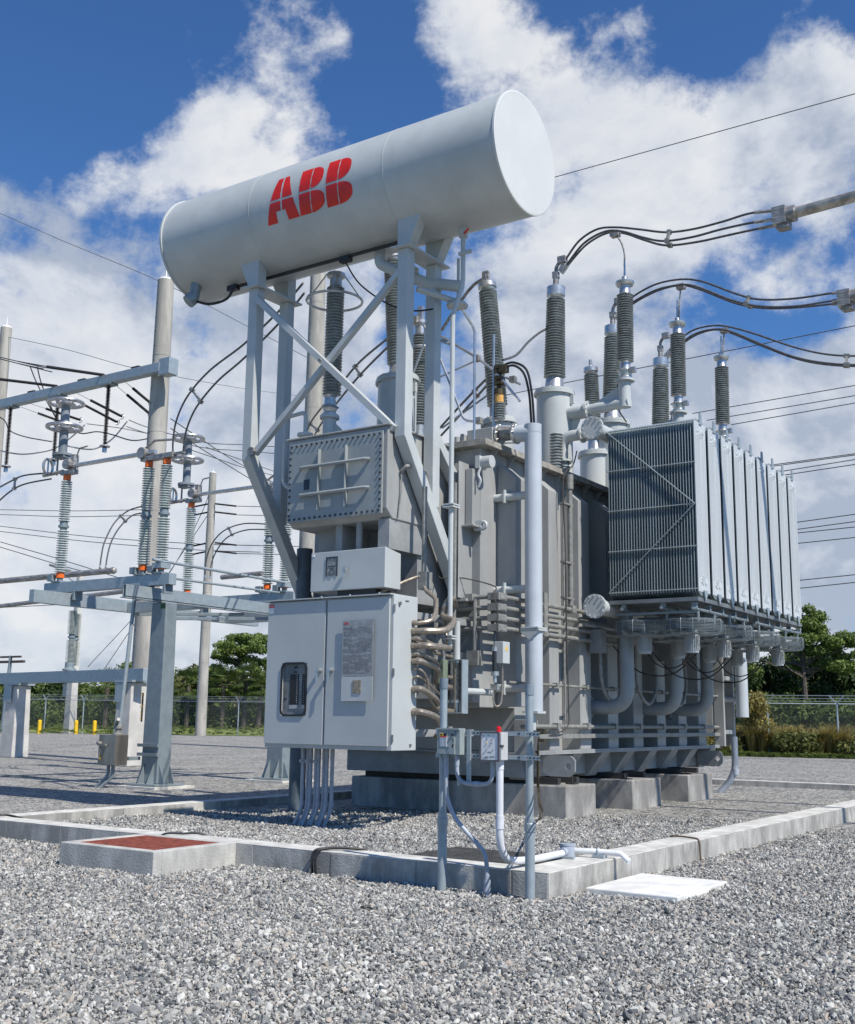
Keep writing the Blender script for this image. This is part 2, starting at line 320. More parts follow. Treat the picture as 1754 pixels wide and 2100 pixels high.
# loose stones near the camera
def stones():
    ico=np.array([(0,0,-1),(.72,-.53,-.45),(-.28,-.85,-.45),(-.89,0,-.45),(-.28,.85,-.45),(.72,.53,-.45),(.28,-.85,.45),(-.72,-.53,.45),(-.72,.53,.45),(.28,.85,.45),(.89,0,.45),(0,0,1)])
    fc=np.array([(0,1,2),(1,0,5),(0,2,3),(0,3,4),(0,4,5),(1,5,10),(2,1,6),(3,2,7),(4,3,8),(5,4,9),(1,10,6),(2,6,7),(3,7,8),(4,8,9),(5,9,10),(6,10,11),(7,6,11),(8,7,11),(9,8,11),(10,9,11)])
    n=440000
    r=np.sqrt(rng.uniform(4.9**2,19.0**2,n)); a=_y+R(90)+rng.uniform(-R(31),R(31),n)
    keep=rng.random(n)<np.clip((19.6-r)/4.5,0,1)*np.where(r<11,1,.8); r=r[keep];a=a[keep]
    x=r*np.cos(a);y=r*np.sin(a)
    ins=(x>-13.45)&(x<-5.4)&(y>9.75)&(y<27.7)
    bad=((x>-5.42)&(x<-5.02)&(y>9.45))|((y>9.45)&(y<9.75)&(x<-5.02))|((x>-10.3)&(x<-8.88)&(y>8.27)&(y<9.5))|((x>-4.97)&(x<-4.03)&(y>10.04)&(y<11.36))|((x>-7.02)&(x<-5.4)&(y>9.7)&(y<11.05))|((x<-13.45)&(x>-13.78)&(y>9.6))
    x=x[~bad];y=y[~bad];ins=ins[~bad]; n=len(x); print('stones',n)
    sz=rng.lognormal(-.0,.38,n)*.0110; lo=np.sin(x*1.7+np.sin(y*1.1)*2)*np.cos(y*1.3+np.sin(x*.9)*2); lo2=np.sin(x*5.1+y*2.3)*np.cos(y*4.7-x*1.9); z=np.where(ins,.105,0)+sz*.25+rng.uniform(0,.012,n)+.008*lo2+.006*lo
    sz=np.clip(sz,.005,.034)
    A=rng.normal(size=(n,3,3)); Q=np.linalg.qr(A)[0]; S=np.stack([rng.uniform(.9,1.45,n),rng.uniform(.65,1.05,n),rng.uniform(.4,.8,n)],1)
    base=ico[None]*(1+rng.uniform(-.34,.26,(n,12,1)))*S[:,None,:]*sz[:,None,None]
    vs=np.einsum('nij,nkj->nki',Q,base)+np.stack([x,y,z],1)[:,None,:]
    F=(fc[None]+(np.arange(n)*12)[:,None,None]).reshape(-1,3)
    me=bpy.data.meshes.new('gravel'); me.vertices.add(n*12); me.vertices.foreach_set('co',vs.reshape(-1).astype(np.float32))
    me.loops.add(F.size); me.loops.foreach_set('vertex_index',F.reshape(-1).astype(np.int32)); me.polygons.add(len(F))
    me.polygons.foreach_set('loop_start',np.arange(0,F.size,3,dtype=np.int32)); me.update(calc_edges=True)
    me.polygons.foreach_set('use_smooth',[False]*len(F)); at_=me.attributes.new('tone','FLOAT','POINT'); at_.data.foreach_set('value',np.repeat(np.clip(rng.beta(1.25,1.45,n)+.07*lo+.04*lo2,0,1),12).astype(np.float32))
    me.materials.append(GS); o=bpy.data.objects.new('gravel',me); COL.objects.link(o); o['kind']='stuff'; o['label']='grey crushed stone gravel covering the yard'
stones()
# ================================================================ kerb, pits, slabs, foundation blocks
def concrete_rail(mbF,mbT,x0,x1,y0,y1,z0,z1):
    "body with a separate pale top a few mm proud"
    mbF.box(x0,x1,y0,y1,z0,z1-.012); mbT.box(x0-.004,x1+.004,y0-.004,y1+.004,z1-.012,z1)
K=thing('containment_kerb','low cast concrete kerb with a pale top enclosing the gravel bed around the transformer','kerb',(-5.2,9.6,0)); K['kind']='structure'
def kerb_run(axis,a0,a1,b0,b1,zt,step=1.05):
    n=max(1,round((a1-a0)/step)); s=(a1-a0)/n
    F=MB();T=MB()
    for i in range(n):
        p=a0+i*s+.003; q=a0+(i+1)*s-.003; jit=random.uniform(-.002,.002)
        if axis=='x': F.box(p,q,b0+jit,b1,-.05,zt-.014)
        else: F.box(b0,b1+jit,p,q,-.05,zt-.014)
    if axis=='x': F.box(a0,a1,b0+.012,b1-.012,-.05,zt-.016); T.box(a0,a1,b0+.001,b1-.001,zt-.014,zt)
    else: F.box(b0+.012,b1-.012,a0,a1,-.05,zt-.016); T.box(b0+.001,b1-.001,a0,a1,zt-.014,zt)
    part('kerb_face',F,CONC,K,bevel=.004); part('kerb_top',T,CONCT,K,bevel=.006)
kerb_run('x',-30,-5.42,9.45,9.78,.24); kerb_run('y',9.452,45,-5.42,-5.03,.24,.9)
kerb_run('y',9.79,27.5,-13.78,-13.46,.235); kerb_run('x',-13.45,-5.43,27.5,27.8,.235)
# block corner beside the grey grate
P_=thing('pit_box','shallow pale concrete box with rust red grating in its top','pit box',(-9.6,8.85,0))
b_=MB(); b_.box(-10.32,-8.87,8.25,8.37,-.05,.245).box(-10.32,-8.87,9.34,9.446,-.05,.245).box(-10.32,-10.2,8.371,9.339,-.05,.245).box(-8.99,-8.87,8.371,9.339,-.05,.245)
part('box_wall',b_,mat('box_concrete',(.50,.49,.455),.85,0,.13,3,.3,45,streak=2),P_,bevel=.008)
b_=MB(); b_.box(-10.2,-8.99,8.371,9.339,.1,.225)
for i in range(38):
    y=8.385+i*.0253; b_.box(-10.195,-8.995,y,y+.011,.225,.24)
for i in range(24):
    x=-10.19+i*.0508; b_.box(x,x+.011,8.375,9.335,.224,.237)
part('grating',b_,RGRATE,P_)
b_=MB(); gx0,gx1,gy0,gy1=-7.0,-5.44,9.79,11.0
b_.box(gx0,gx1,gy0,gy1,.08,.17)
for i in range(44): y=gy0+.01+i*.0274; b_.box(gx0,gx1,y,y+.009,.17,.205)
for i in range(30): x=gx0+.01+i*.0522; b_.box(x,x+.011,gy0,gy1,.171,.2)
solo('sump_grate',b_,GRATE,'dark grey steel grating over the sump just inside the kerb corner','grate')
b_=MB(); b_.box(-4.96,-4.04,10.05,11.35,-.03,.055); solo('concrete_slab',b_,WSLAB,'thin bright white concrete slab lying on the gravel outside the right kerb','slab',bevel=.012)
for i,(y0,y1,lab) in enumerate([(16.1,17.15,'nearest long concrete block under the transformer, one end lit beside the steel post'),(18.6,19.85,'middle concrete block under the transformer with a round stain on its end'),(21.2,22.5,'farthest concrete block under the transformer, mostly in shade')]):
    b_=MB(); b_.box(-12.45,-8.25,y0,y1,.0,.60); o=solo('foundation_block',b_,CONCB,lab,'foundation',group='concrete blocks carrying the transformer',bevel=.02)
# cables lying over the kerb
def cable_thing(name,pts,r,mt,label,cat,group=None):
    b=MB(); b.tube(pts,r,8); return solo(name,b,mt,label,cat,group)
b_=MB()
for dx in (0,.045): b_.tube(spl([(-7.76+dx,9.42,-.01),(-7.76+dx,9.40,.12),(-7.75+dx,9.425,.235),(-7.66+dx*.6,9.52,.262),(-7.48+dx*.2,9.66,.262),(-7.35,9.8,.245)],6),.014,8)
solo('ground_cable',b_,BLACK,'pair of black cables looped over the middle of the front kerb','cable')
b_=MB(); b_.tube(spl([(-10.05,9.42,.05),(-10.05,9.425,.2),(-10.0,9.47,.262),(-9.85,9.6,.262),(-9.7,9.74,.258),(-9.55,9.9,.15)],6),.012,8); solo('ground_cable',b_,BLACK,'thin black cable crossing the kerb behind the red grating','cable')
b_=MB(); b_.tube(spl([(-13.5,10.2,.14),(-13.42,10.05,.2),(-13.38,9.8,.258),(-13.5,9.66,.262),(-13.8,9.6,.258),(-14.1,9.62,.255)],6),.014,8); solo('ground_cable',b_,BLACK,'black cable lying on the kerb top at the far left corner','cable')
b_=MB(); b_.tube(spl([(-5.6,13.3,.13),(-5.46,13.3,.2),(-5.38,13.26,.255),(-5.12,13.2,.258),(-5.02,13.17,.235),(-5.0,13.15,.1),(-4.99,13.14,-.01)],6),.011,8); solo('ground_cable',b_,mat('brown_cable',(.12,.08,.05),.5),'thin brown cable crossing the right kerb','cable')
b_=MB()
o=at(752,1862,'z',.03); b_.ring((o.x,o.y,.03),(0.1,.1,1),.05,.006,20,6); solo('cable_loop',b_,BLACK,'small black loop of cable lying on the gravel in the foreground','cable loop')
# ================================================================ the power transformer
T=thing('power_transformer','huge grey power transformer on concrete blocks, its long oil tank overhead lettered in red','transformer',(-10.7,19,.6))
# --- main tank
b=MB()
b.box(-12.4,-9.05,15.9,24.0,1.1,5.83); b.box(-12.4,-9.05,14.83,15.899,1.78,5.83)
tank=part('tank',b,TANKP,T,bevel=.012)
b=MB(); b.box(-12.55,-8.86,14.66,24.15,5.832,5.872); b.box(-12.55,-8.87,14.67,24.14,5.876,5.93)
for i in range(30):
    y=14.9+i*.31; b.cyl((-8.93,y,5.80),(-8.93,y,5.955),.014,n=6)
for i in range(11): b.cyl((-12.3+i*.33,14.73,5.80),(-12.3+i*.33,14.73,5.955),.014,n=6)
part('lid_flange',b,mat('lid_paint',(.36,.34,.30),.55,0,.15,5),T)
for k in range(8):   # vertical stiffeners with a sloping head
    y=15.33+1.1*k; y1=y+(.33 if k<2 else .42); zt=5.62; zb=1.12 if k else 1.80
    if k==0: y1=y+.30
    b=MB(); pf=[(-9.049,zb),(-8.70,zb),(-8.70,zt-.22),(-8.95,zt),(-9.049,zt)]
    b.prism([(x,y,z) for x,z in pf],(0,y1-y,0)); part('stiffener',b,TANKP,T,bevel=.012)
b=MB()   # gusset plates under the lid flange
for k in range(17):
    y=15.1+k*.55; b.prism([(-9.049,y,5.831),(-8.88,y,5.831),(-9.049,y,5.62)],(0,.012,0))
each('gusset',b,TANKP,T)
# base flange, skid and lower skirt
b=MB(); b.box(-12.75,-8.62,15.86,24.1,1.065,1.099); b.box(-8.66,-8.622,15.862,24.098,1.10,1.13)
b.box(-9.04,-8.63,15.862,15.89,1.10,1.6)
part('base_flange',b,BASEP,T)
b=MB()
for k in range(8):
    y=16.15+k*1.06
    b.prism([(-9.3,y,.66),(-8.95,y,.66),(-8.66,y,1.064),(-9.3,y,1.064)],(0,.34,0))
b.box(-12.5,-8.99,16.02,24.0,.70,1.064)
part('skid',b,BASEP,T,bevel=.01)
def lug(c,ax=(1,0),s=1,name='jacking_lug'):
    cx,cy,cz=c; b=MB(); pts=[]
    out=[(-.35,-.16),(.12,-.16),(.2,-.08),(.2,.1),(.13,.16),(-.35,.16)]
    n=14; hole=[(.09+.055*math.cos(2*PI*i/n),.0+.055*math.sin(2*PI*i/n)) for i in range(n)]
    # plate with a real hole: fan quads between hole and outline
    def outp(a):
        best=None
        for i in range(len(out)):
            (x0,y0),(x1,y1)=out[i],out[(i+1)%len(out)]
            dx,dy=math.cos(a),math.sin(a); den=dx*(y1-y0)-dy*(x1-x0)
            if abs(den)<1e-9: continue
            t=((x0-.09)*(y1-y0)-(y0)*(x1-x0))/den; u=((x0-.09)*dy-(y0)*dx)/den
            if t>0 and -1e-6<=u<=1+1e-6 and (best is None or t<best): best=t
        return (.09+best*math.cos(a),best*math.sin(a))
    m_=28; H=[(.09+.05*math.cos(2*PI*i/m_),.05*math.sin(2*PI*i/m_)) for i in range(m_)]; O=[outp(2*PI*i/m_) for i in range(m_)]
    vs=[(cx+s*u,cy+t,cz+v) for t in (0,.04) for u,v in H+O]; f=[]
    for i in range(m_):
        j=(i+1)%m_; f+=[(i,j,m_+j,m_+i),(2*m_+i,3*m_+i,3*m_+j,2*m_+j),(i,2*m_+i,2*m_+j,j),(m_+i,m_+j,3*m_+j,3*m_+i)]
    b.add(vs,f); return part(name,b,BASEP,T)
lug((-8.30,16.1,.90)); lug((-12.3,16.1,.93),s=-1); lug((-8.55,23.4,.86))
b=MB()
for y in (16.3,16.95,18.8,19.65,21.4,22.3): b.box(-12.3,-8.5,y,y+.1,.603,.70)
for y in (16.7,18.8,21.6):
    for x in (-8.45,-9.2): b.cyl((x,y,.6),(x,y,.72),.015,n=6); b.box(x-.08,x+.08,y-.08,y+.08,.601,.62)
each('rail',b,mat('dark_steel',(.05,.05,.05),.6,.2),T)
# horizontal runs of conduit along the side
b=MB()
for z,r in ((1.50,.035),(2.16,.022)): 
    b.tube([(-8.64,15.0 if z>2 else 15.4,z),(-8.64,24.3,z)],r,8)
b.box(-8.69,-8.60,15.9,24.35,1.315,1.385)
for k in range(8):
    y=16.5+1.1*k; b.box(-8.69,-8.59,y,y+.1,1.46,1.56)
    b.box(-8.69,-8.6,y,y+.07,2.13,2.2)
each('side_conduit',b,CONPIPE,T)
zs=[3.429,3.264,3.106,2.955]
for i,z in enumerate(zs):
    b=MB(); x0=[-9.02,-9.40,-9.38,-9.35][i]
    b.tube([(x0,14.62,z),(-8.72,14.62,z)],.036,10); b.tube([(-8.6,14.75,z),(-8.6,[18.6,19.4,19.6,19.6][i],z)],.036,10)
    b.box(-8.76,-8.56,14.56,14.80,z-.055,z+.055); b.box(-8.558,-8.552,14.60,14.77,z-.04,z+.04)
    if i<3: b.box(x0-.14,x0,14.55,14.69,z-.055,z+.055)
    part('conduit_run',b,CONPIPE,T,bevel=.004)
b=MB(); b.tube([(-9.0,14.60,3.4),(-9.0,14.60,2.6)],.035,8); b.tube([(-8.75,14.7,3.4),(-8.75,14.7,2.9)],.03,8)
b.box(-9.1,-8.9,14.52,14.68,2.40,2.62); b.tube([(-8.62,17.05,5.5),(-8.62,17.05,3.44)],.045,10); b.cyl((-8.62,17.05,5.5),(-8.62,17.05,5.75),.065)
b.tube([(-8.62,16.8,5.3),(-8.62,16.8,1.6)],.018,6); b.box(-8.70,-8.55,16.98,17.12,3.38,3.5)
for z in (5.2,4.2,3.6): b.box(-8.66,-8.58,16.75,17.12,z,z+.03)
b.box(-8.62,-8.55,15.98,16.10,2.92,3.62)
each('riser_conduit',b,CONPIPE,T)
b=MB(); b.tube(spl([(-8.75,17.6,6.3),(-8.63,17.2,5.95),(-8.56,16.7,5.6),(-8.55,16.72,4.5),(-8.54,16.73,3.0),(-8.53,16.75,1.9),(-8.53,16.7,1.5),(-8.6,16.2,1.36)],6),.012,6)
b.tube(spl([(-9.6,14.7,3.95),(-9.45,14.3,3.72),(-9.15,14.5,3.72),(-8.75,14.75,3.60),(-8.62,14.52,3.45),(-8.55,14.5,3.2),(-8.55,14.5,2.9)],6),.010,6)
each('loose_cable',b,mat('thin_cable',(.06,.055,.05),.5),T)
# front face details: column channels, step plate, lifting eyes, end box
b=MB(); b.box(-9.36,-9.20,14.55,14.829,3.42,5.55); b.box(-9.205,-9.195,14.42,14.55,3.42,5.55)
b.box(-9.19,-9.06,14.6,14.829,4.55,5.45); b.box(-9.30,-8.98,14.5,14.83,4.52,4.55); b.box(-9.4,-9.1,14.5,14.83,3.37,3.41)
b.box(-9.45,-9.05,14.62,14.829,1.85,2.6); b.box(-12.2,-9.6,14.5,14.829,1.9,2.9)
part('front_channel',b,TANKP,T,bevel=.006)
def eye(c,n='lifting_eye'):
    b=MB(); b.ring(c,(0,1,0),.05,.03,16,6); b.box(c[0]-.16,c[0]-.02,c[1]-.02,c[1]+.02,c[2]-.08,c[2]+.08); return part(n,b,PAINT,T)
eye((-8.92,14.7,4.55))
b=MB(); b.cyl((-8.98,14.76,5.56),(-8.80,14.76,5.56),.10); b.box(-9.05,-8.97,14.66,14.86,5.46,5.66); b.tube(spl([(-8.95,14.7,5.5),(-8.99,14.66,5.36),(-8.95,14.66,5.25),(-8.99,14.66,5.15)],5),.02,6)
part('level_gauge',b,PAINT,T)
# --- transformer end pieces beyond the radiators
b=MB(); b.box(-12.0,-8.75,24.001,24.6,1.35,3.6); b.box(-8.72,-8.5,24.0,24.08,1.1,3.2); b.box(-8.72,-8.5,24.62,24.72,1.1,3.0)
for z in (1.35,2.5): b.box(-8.748,-8.51,24.085,24.615,z+.004,z+.096)
each('end_box',b,TANKP,T,bevel=.01)
# --- lid-mounted: box, bellows, tall oil pipe with bends
def flange(b,c,ax,r,t=.03,nb=8):
    c=Vector(c);d=Vector(ax).normalized(); b.cyl(c-d*t/2,c+d*t/2,r,n=24)
    u=Vector((0,0,1)) if abs(d.z)<.9 else Vector((0,1,0)); a=d.cross(u).normalized(); e_=d.cross(a)
    for i in range(nb):
        p=c+(a*math.cos(2*PI*i/nb)+e_*math.sin(2*PI*i/nb))*r*.86; b.cyl(p-d*(t*.5+.022),p+d*(t*.5+.022),r*.075,n=6)
b=MB(); b.tube(bend([(-8.36,15.28,1.73),(-8.36,15.28,6.07),(-8.70,15.28,6.10)],.001),.135,24)
b.cyl((-8.36,15.28,6.06),(-8.36,15.28,6.205),.135,n=24)
part('oil_pipe',b,mat('pipe_paint',(.47,.51,.55),.35,0,.04,2,.03,60),T)
b=MB()
b.tube([(-8.36,15.28,6.07),(-8.66,15.28,6.085)],.128,22)
for z in (5.08,3.60,2.08): b.tube([(-9.05,15.28,z),(-8.36,15.28,z)],.065,16); b.box(-8.86,-8.83,15.19,15.37,z-.1,z+.11)
b.box(-8.52,-8.20,15.14,15.42,2.94,2.97); b.box(-8.51,-8.21,15.13,15.43,2.975,3.0)
b.prism([(-8.52,15.13,2.93),(-8.2,15.13,2.93),(-8.36,15.13,2.80)],(0,.01,0)); b.box(-8.49,-8.23,15.15,15.41,1.70,1.735); b.box(-8.42,-8.34,15.2,15.3,1.45,1.7)
each('pipe_bracket',b,PAINT,T)
b=MB(); prof=[]
for i in range(9): prof+=[(.10,i*.022),(.125,i*.022+.011)]
b.lathe((-8.93,15.28,6.13),(1,0,0),prof+[(.10,.2)],24); flange(b,(-8.97,15.28,6.13),(1,0,0),.17); flange(b,(-8.67,15.28,6.1),(1,0,0),.17)
for a in (30,150,270): b.tube([(-8.97,15.28+.15*math.cos(R(a)),6.13+.15*math.sin(R(a))),(-8.67,15.28+.15*math.cos(R(a)),6.10+.15*math.sin(R(a)))],.01,6)
part('bellows',b,ALU,T)
b=MB(); b.box(-9.48,-9.0,15.1,15.5,5.932,6.22); b.cyl((-9.0,15.28,6.13),(-8.97,15.28,6.13),.13); b.box(-9.55,-9.49,15.0,15.2,5.932,6.15); b.cyl((-9.6,15.0,5.93),(-9.6,15.0,6.1),.05)
part('relay_box',b,TANKP,T,bevel=.01)
# --- bushings
def bushing(name,base,top,rc,rs,num,turr_r,turr_z0,cap_h,mt=PORC,stem=.18,fl=True,capr=None,taper=.95):
    base=Vector(base);top=Vector(top); d=(top-base).normalized()
    b=MB(); b.sheds(base,top,rc,rs,num,24,taper); o=part(name,b,mt,T)
    capr=capr or rs*.85; rt=rs*taper
    b=MB(); b.lathe(top,d,[(capr*.8,0),(capr*.85,.03),(capr,.05),(capr,.05+cap_h),(capr*.8,.07+cap_h),(.03,.075+cap_h)],24)
    b.cyl(top+d*(cap_h+.05),top+d*(cap_h+.07+stem),.035,n=12); b.lathe(base-d*.30,d,[(rs*.98,0),(rs*.9,.02),(rs*.78,.28),(rc,.30)],24)
    part('cap',b,ALU,o)
    if turr_r:
        b=MB(); t0=Vector((base.x,base.y,turr_z0)); t1=base-d*.33; b.cyl(t0-(d*.0),t1,turr_r,n=32)
        part('turret',b,PAINT,o)
        b=MB(); flange(b,t1,d,turr_r+.05,.05,14); flange(b,t1+d*.055,d,turr_r+.03,.04,14); b.box(base.x+turr_r*.7,base.x+turr_r+.07,base.y-.03,base.y+.03,t1.z-.22,t1.z-.05)
        part('flange',b,PAINT,o)
    return o
for k in range(3):
    y=18.0+2.52*k
    h=bushing('bushing',(-9.39,y,7.86),(-9.35,y,9.40),.145,.205,30,.33,5.93,.17,taper=.86)
    b=MB(); b.cyl((-9.35,y,9.66),(-9.34,y,9.84),.055,n=10); b.box(-9.40,-9.29,y-.05,y+.05,9.80,9.93); b.tube(spl([(-9.34,y,9.88),(-9.33,y,10.02),(-9.22,y-.02,10.14)],4),.035,8); b.box(-9.28,-9.12,y-.07,y+.05,10.08,10.2)
    part('terminal',b,mat('dark_terminal',(.16,.13,.10),.5,.4,.2,20) if k==9 else ALUD,h)
    # surge arrester on its bracket arm
    a=MB(); a.sheds((-7.97,y,7.92),(-7.95,y,9.2),.10,.155,28,22,.97); ar=part('surge_arrester',a,PORC,T)
    a=MB(); a.lathe((-7.95,y,9.2),(0,0,1),[(.11,0),(.10,.02),(.10,.14),(.15,.16),(.17,.2),(.17,.23),(.06,.25),(.05,.33)],20); a.cyl((-7.95,y,9.5),(-7.94,y,9.9),.022,.016,8)
    a.lathe((-7.97,y,7.60),(0,0,1),[(.13,0),(.13,.03),(.11,.05),(.125,.14),(.16,.16),(.1,.19),(.09,.30),(.12,.32)],20); a.box(-7.86,-7.76,y-.08,y+.02,7.70,7.79); part('end_fitting',a,ALU,ar)
    a=MB(); a.cyl((-7.98,y,7.56),(-7.98,y,7.60),.17,n=24); a.tube([(-7.99,y,7.56),(-7.99,y,7.09)],.11,20); a.tube([(-7.90,y,7.18),(-8.72,y,7.14)],.10,20)
    a.prism([(-8.1,y,7.5),(-8.6,y,7.24),(-8.1,y,7.24)],(0,.02,0)); flange(a,(-8.72,y,7.14),(1,0,0),.17,.05,10); a.tube([(-8.74,y,7.13),(-9.15,y,7.13)],.13,20)
    a.prism([(-8.76,y-.01,7.24),(-9.05,y-.01,7.24),(-9.05,y-.01,6.6)],(0,.02,0)); part('bracket_arm',a,PAINT,ar)
    a=MB(); a.tube(spl([(-7.98,y+.05,7.75),(-8.15,y+.1,7.6),(-8.2,y+.1,7.2),(-8.1,y+.3,6.9)],5),.012,6); part('earth_lead',a,BLACK,ar)
# low-voltage bushing leaning left, and its partner behind the frame
def lean_bushing(base,top,rc,rs,num,tz,tr):
    h=bushing('bushing',base,top,rc,rs,num,tr,tz,.08,capr=rs*.92,stem=.16,taper=.9); return h
h1=lean_bushing((-9.32,15.8,6.78),(-9.52,15.8,8.86),.12,.175,40,5.93,.26)
b=MB(); b.cbox((-9.56,15.8,9.14),.12,.06,.16); b.tube(spl([(-9.56,15.82,9.12),(-9.9,15.9,9.05),(-10.3,15.95,8.70),(-10.6,16.0,8.40)],6),.028,8); part('terminal',b,ALUD,h1)
h2=lean_bushing((-10.98,15.2,7.62),(-11.12,15.2,9.55),.12,.175,38,5.93,.34)
h3=lean_bushing((-9.7,20.3,7.2),(-9.75,20.3,8.6),.11,.165,30,5.93,.3)
# small neutral bushing with amber collar
b=MB(); b.sheds((-9.02,15.35,6.40),(-9.02,15.35,6.68),.06,.10,7,20,1); nb=part('bushing',b,PORC,T,label='short bushing with amber glass collar')
b=MB(); b.cyl((-9.02,15.35,6.68),(-9.02,15.35,6.82),.075,n=20); part('glass_collar',b,AMBER,nb)
b=MB(); b.cyl((-9.02,15.35,6.82),(-9.02,15.35,6.90),.09,n=20); b.cyl((-9.02,15.35,6.9),(-9.02,15.35,7.3),.045,n=8)
for z in (7.0,7.08,7.2,7.27): b.cbox((-9.0,15.32,z),.14,.13,.05)
b.cbox((-8.9,15.3,7.22),.12,.12,.12)
part('terminal',b,mat('bronze_clamp',(.13,.10,.06),.45,.6,.2,40),nb)
b=MB()
for k in (0,.05): b.tube(spl([(-8.9,15.3,7.24+k),(-8.72,15.3,7.25+k),(-8.55+k,15.32,7.1+k),(-8.50+k,15.4,6.8),(-8.52+k,15.5,6.45),(-8.55+k,15.6,6.0)],6),.02,8)
part('earth_cable',b,BLACK,nb)
# surge arrester with grading ring standing on the changer box, and its elbow
b=MB(); b.sheds((-11.27,13.8,6.76),(-11.25,13.8,8.62),.10,.155,36,22,.97); a0=part('surge_arrester',b,PORC,T)
b=MB(); b.ring((-11.27,13.8,8.38),(0,0,1),.46,.022,40,8); [b.tube([(-11.27+.46*math.cos(t),13.8+.46*math.sin(t),8.38),(-11.27+.13*math.cos(t),13.8+.13*math.sin(t),8.86)],.012,6) for t in (.5,2.1,3.7,5.3)]
part('grading_ring',b,RING,a0)
b=MB(); b.lathe((-11.25,13.8,8.62),(0,0,1),[(.11,0),(.10,.05),(.10,.14),(.15,.17),(.15,.23),(.05,.26)],20); b.lathe((-11.30,13.8,6.42),(0,0,1),[(.13,0),(.13,.03),(.10,.06),(.12,.12),(.15,.14),(.1,.18),(.09,.30),(.12,.34)],20); part('end_fitting',b,ALU,a0)
b=MB(); b.cyl((-11.30,13.8,6.37),(-11.30,13.8,6.42),.16,n=24); b.tube([(-11.30,13.8,6.38),(-11.30,13.8,5.95)],.11,20); b.tube([(-11.2,13.8,6.02),(-10.5,13.8,6.02),(-10.2,14.1,6.04)],.09,16)
b.prism([(-11.2,13.8,6.3),(-11.0,13.8,6.12),(-11.2,13.8,6.12)],(0,.02,0)); part('bracket_arm',b,PAINT,a0)
b=MB(); b.sheds((-11.4,16.5,6.9),(-11.4,16.5,8.62),.10,.15,34,20,1); a1=part('surge_arrester',b,PORC,T)
b=MB(); b.lathe((-11.4,16.5,8.62),(0,0,1),[(.11,0),(.11,.16),(.15,.2),(.15,.26),(.05,.28)],20); b.cbox((-11.39,16.5,9.02),.1,.1,.3); b.lathe((-11.4,16.5,6.6),(0,0,1),[(.13,0),(.12,.28),(.1,.3)],16); b.tube([(-11.4,16.5,6.62),(-11.4,16.5,5.9)],.1,16); part('end_fitting',b,ALU,a1)
b=MB(); b.ring((-11.4,16.5,8.3),(0,0,1),.34,.022,36,8); part('grading_ring',b,RING,a1)
b=MB(); b.sheds((-9.0,17.3,5.95),(-9.0,17.3,6.6),.08,.12,12,18,1); part('bushing',b,PORC,T)
# aluminium tube framework beside the bushings
b=MB()
def tb(*pts,r=.022,rad=.1): b.tube(bend(pts,rad),r,8)
tb((-9.48,14.9,8.25),(-9.25,14.95,7.86),(-9.25,14.95,5.4)); tb((-9.1,15.3,7.85),(-9.1,15.3,5.9))
Q=lambda px,py,y: at(px,py,'y',y)
Hh=lambda a_,b_: ((900+a_/4.375)/1.2189,(640+b_/4.375)/1.2189)
tb(Q(*Hh(860,860),15.2),Q(*Hh(1280,1110),15.2),Q(*Hh(1500,1280),15.3),Q(*Hh(1750,1590),15.4),rad=.05)
tb(Q(*Hh(850,1050),15.1),Q(*Hh(1140,1800),15.1),Q(*Hh(1280,1810),15.2)); tb(Q(*Hh(700,960),15.4),Q(*Hh(560,1340),15.4)); tb(Q(*Hh(620,700),15.5),Q(*Hh(715,760),15.5),Q(*Hh(715,950),15.5))
tb(Q(*Hh(1600,1330),15.7),Q(*Hh(1750,1400),16.2)); tb(Q(*Hh(1300,1130),15.8),Q(*Hh(860,1330),16.0),r=.016); tb(Q(*Hh(1440,1490),15.8),Q(*Hh(900,1880),16.0),r=.018)
each('tube_framework',b,RING,T)
b=MB(); b.cbox(Q(*Hh(1280,1120),15.2),.1,.1,.1); b.cbox(Q(*Hh(1300,1800),15.2),.1,.1,.1); b.cbox(Q(*Hh(610,700),15.5),.12,.12,.12); b.cbox(Q(*Hh(1675,1350),15.8),.1,.1,.1); each('clamp',b,ALUD,T)
# header elbow from the lid to the upper header
b=MB(); b.tube(bend([(-8.98,17.5,6.1),(-8.98,17.5,6.57),(-8.25,17.55,6.57)],.28,8),.10,18); flange(b,(-8.98,17.5,6.12),(0,0,1),.17); flange(b,(-8.6,17.53,6.57),(1,0,0),.15)
part('header_elbow',b,PAINT,T); b=MB(); b.lathe((-8.98,17.5,5.94),(0,0,1),[(.11,0),(.13,.03),(.11,.05),(.13,.08),(.11,.11),(.13,.14),(.11,.16)],20); part('valve',b,GALVD,T)
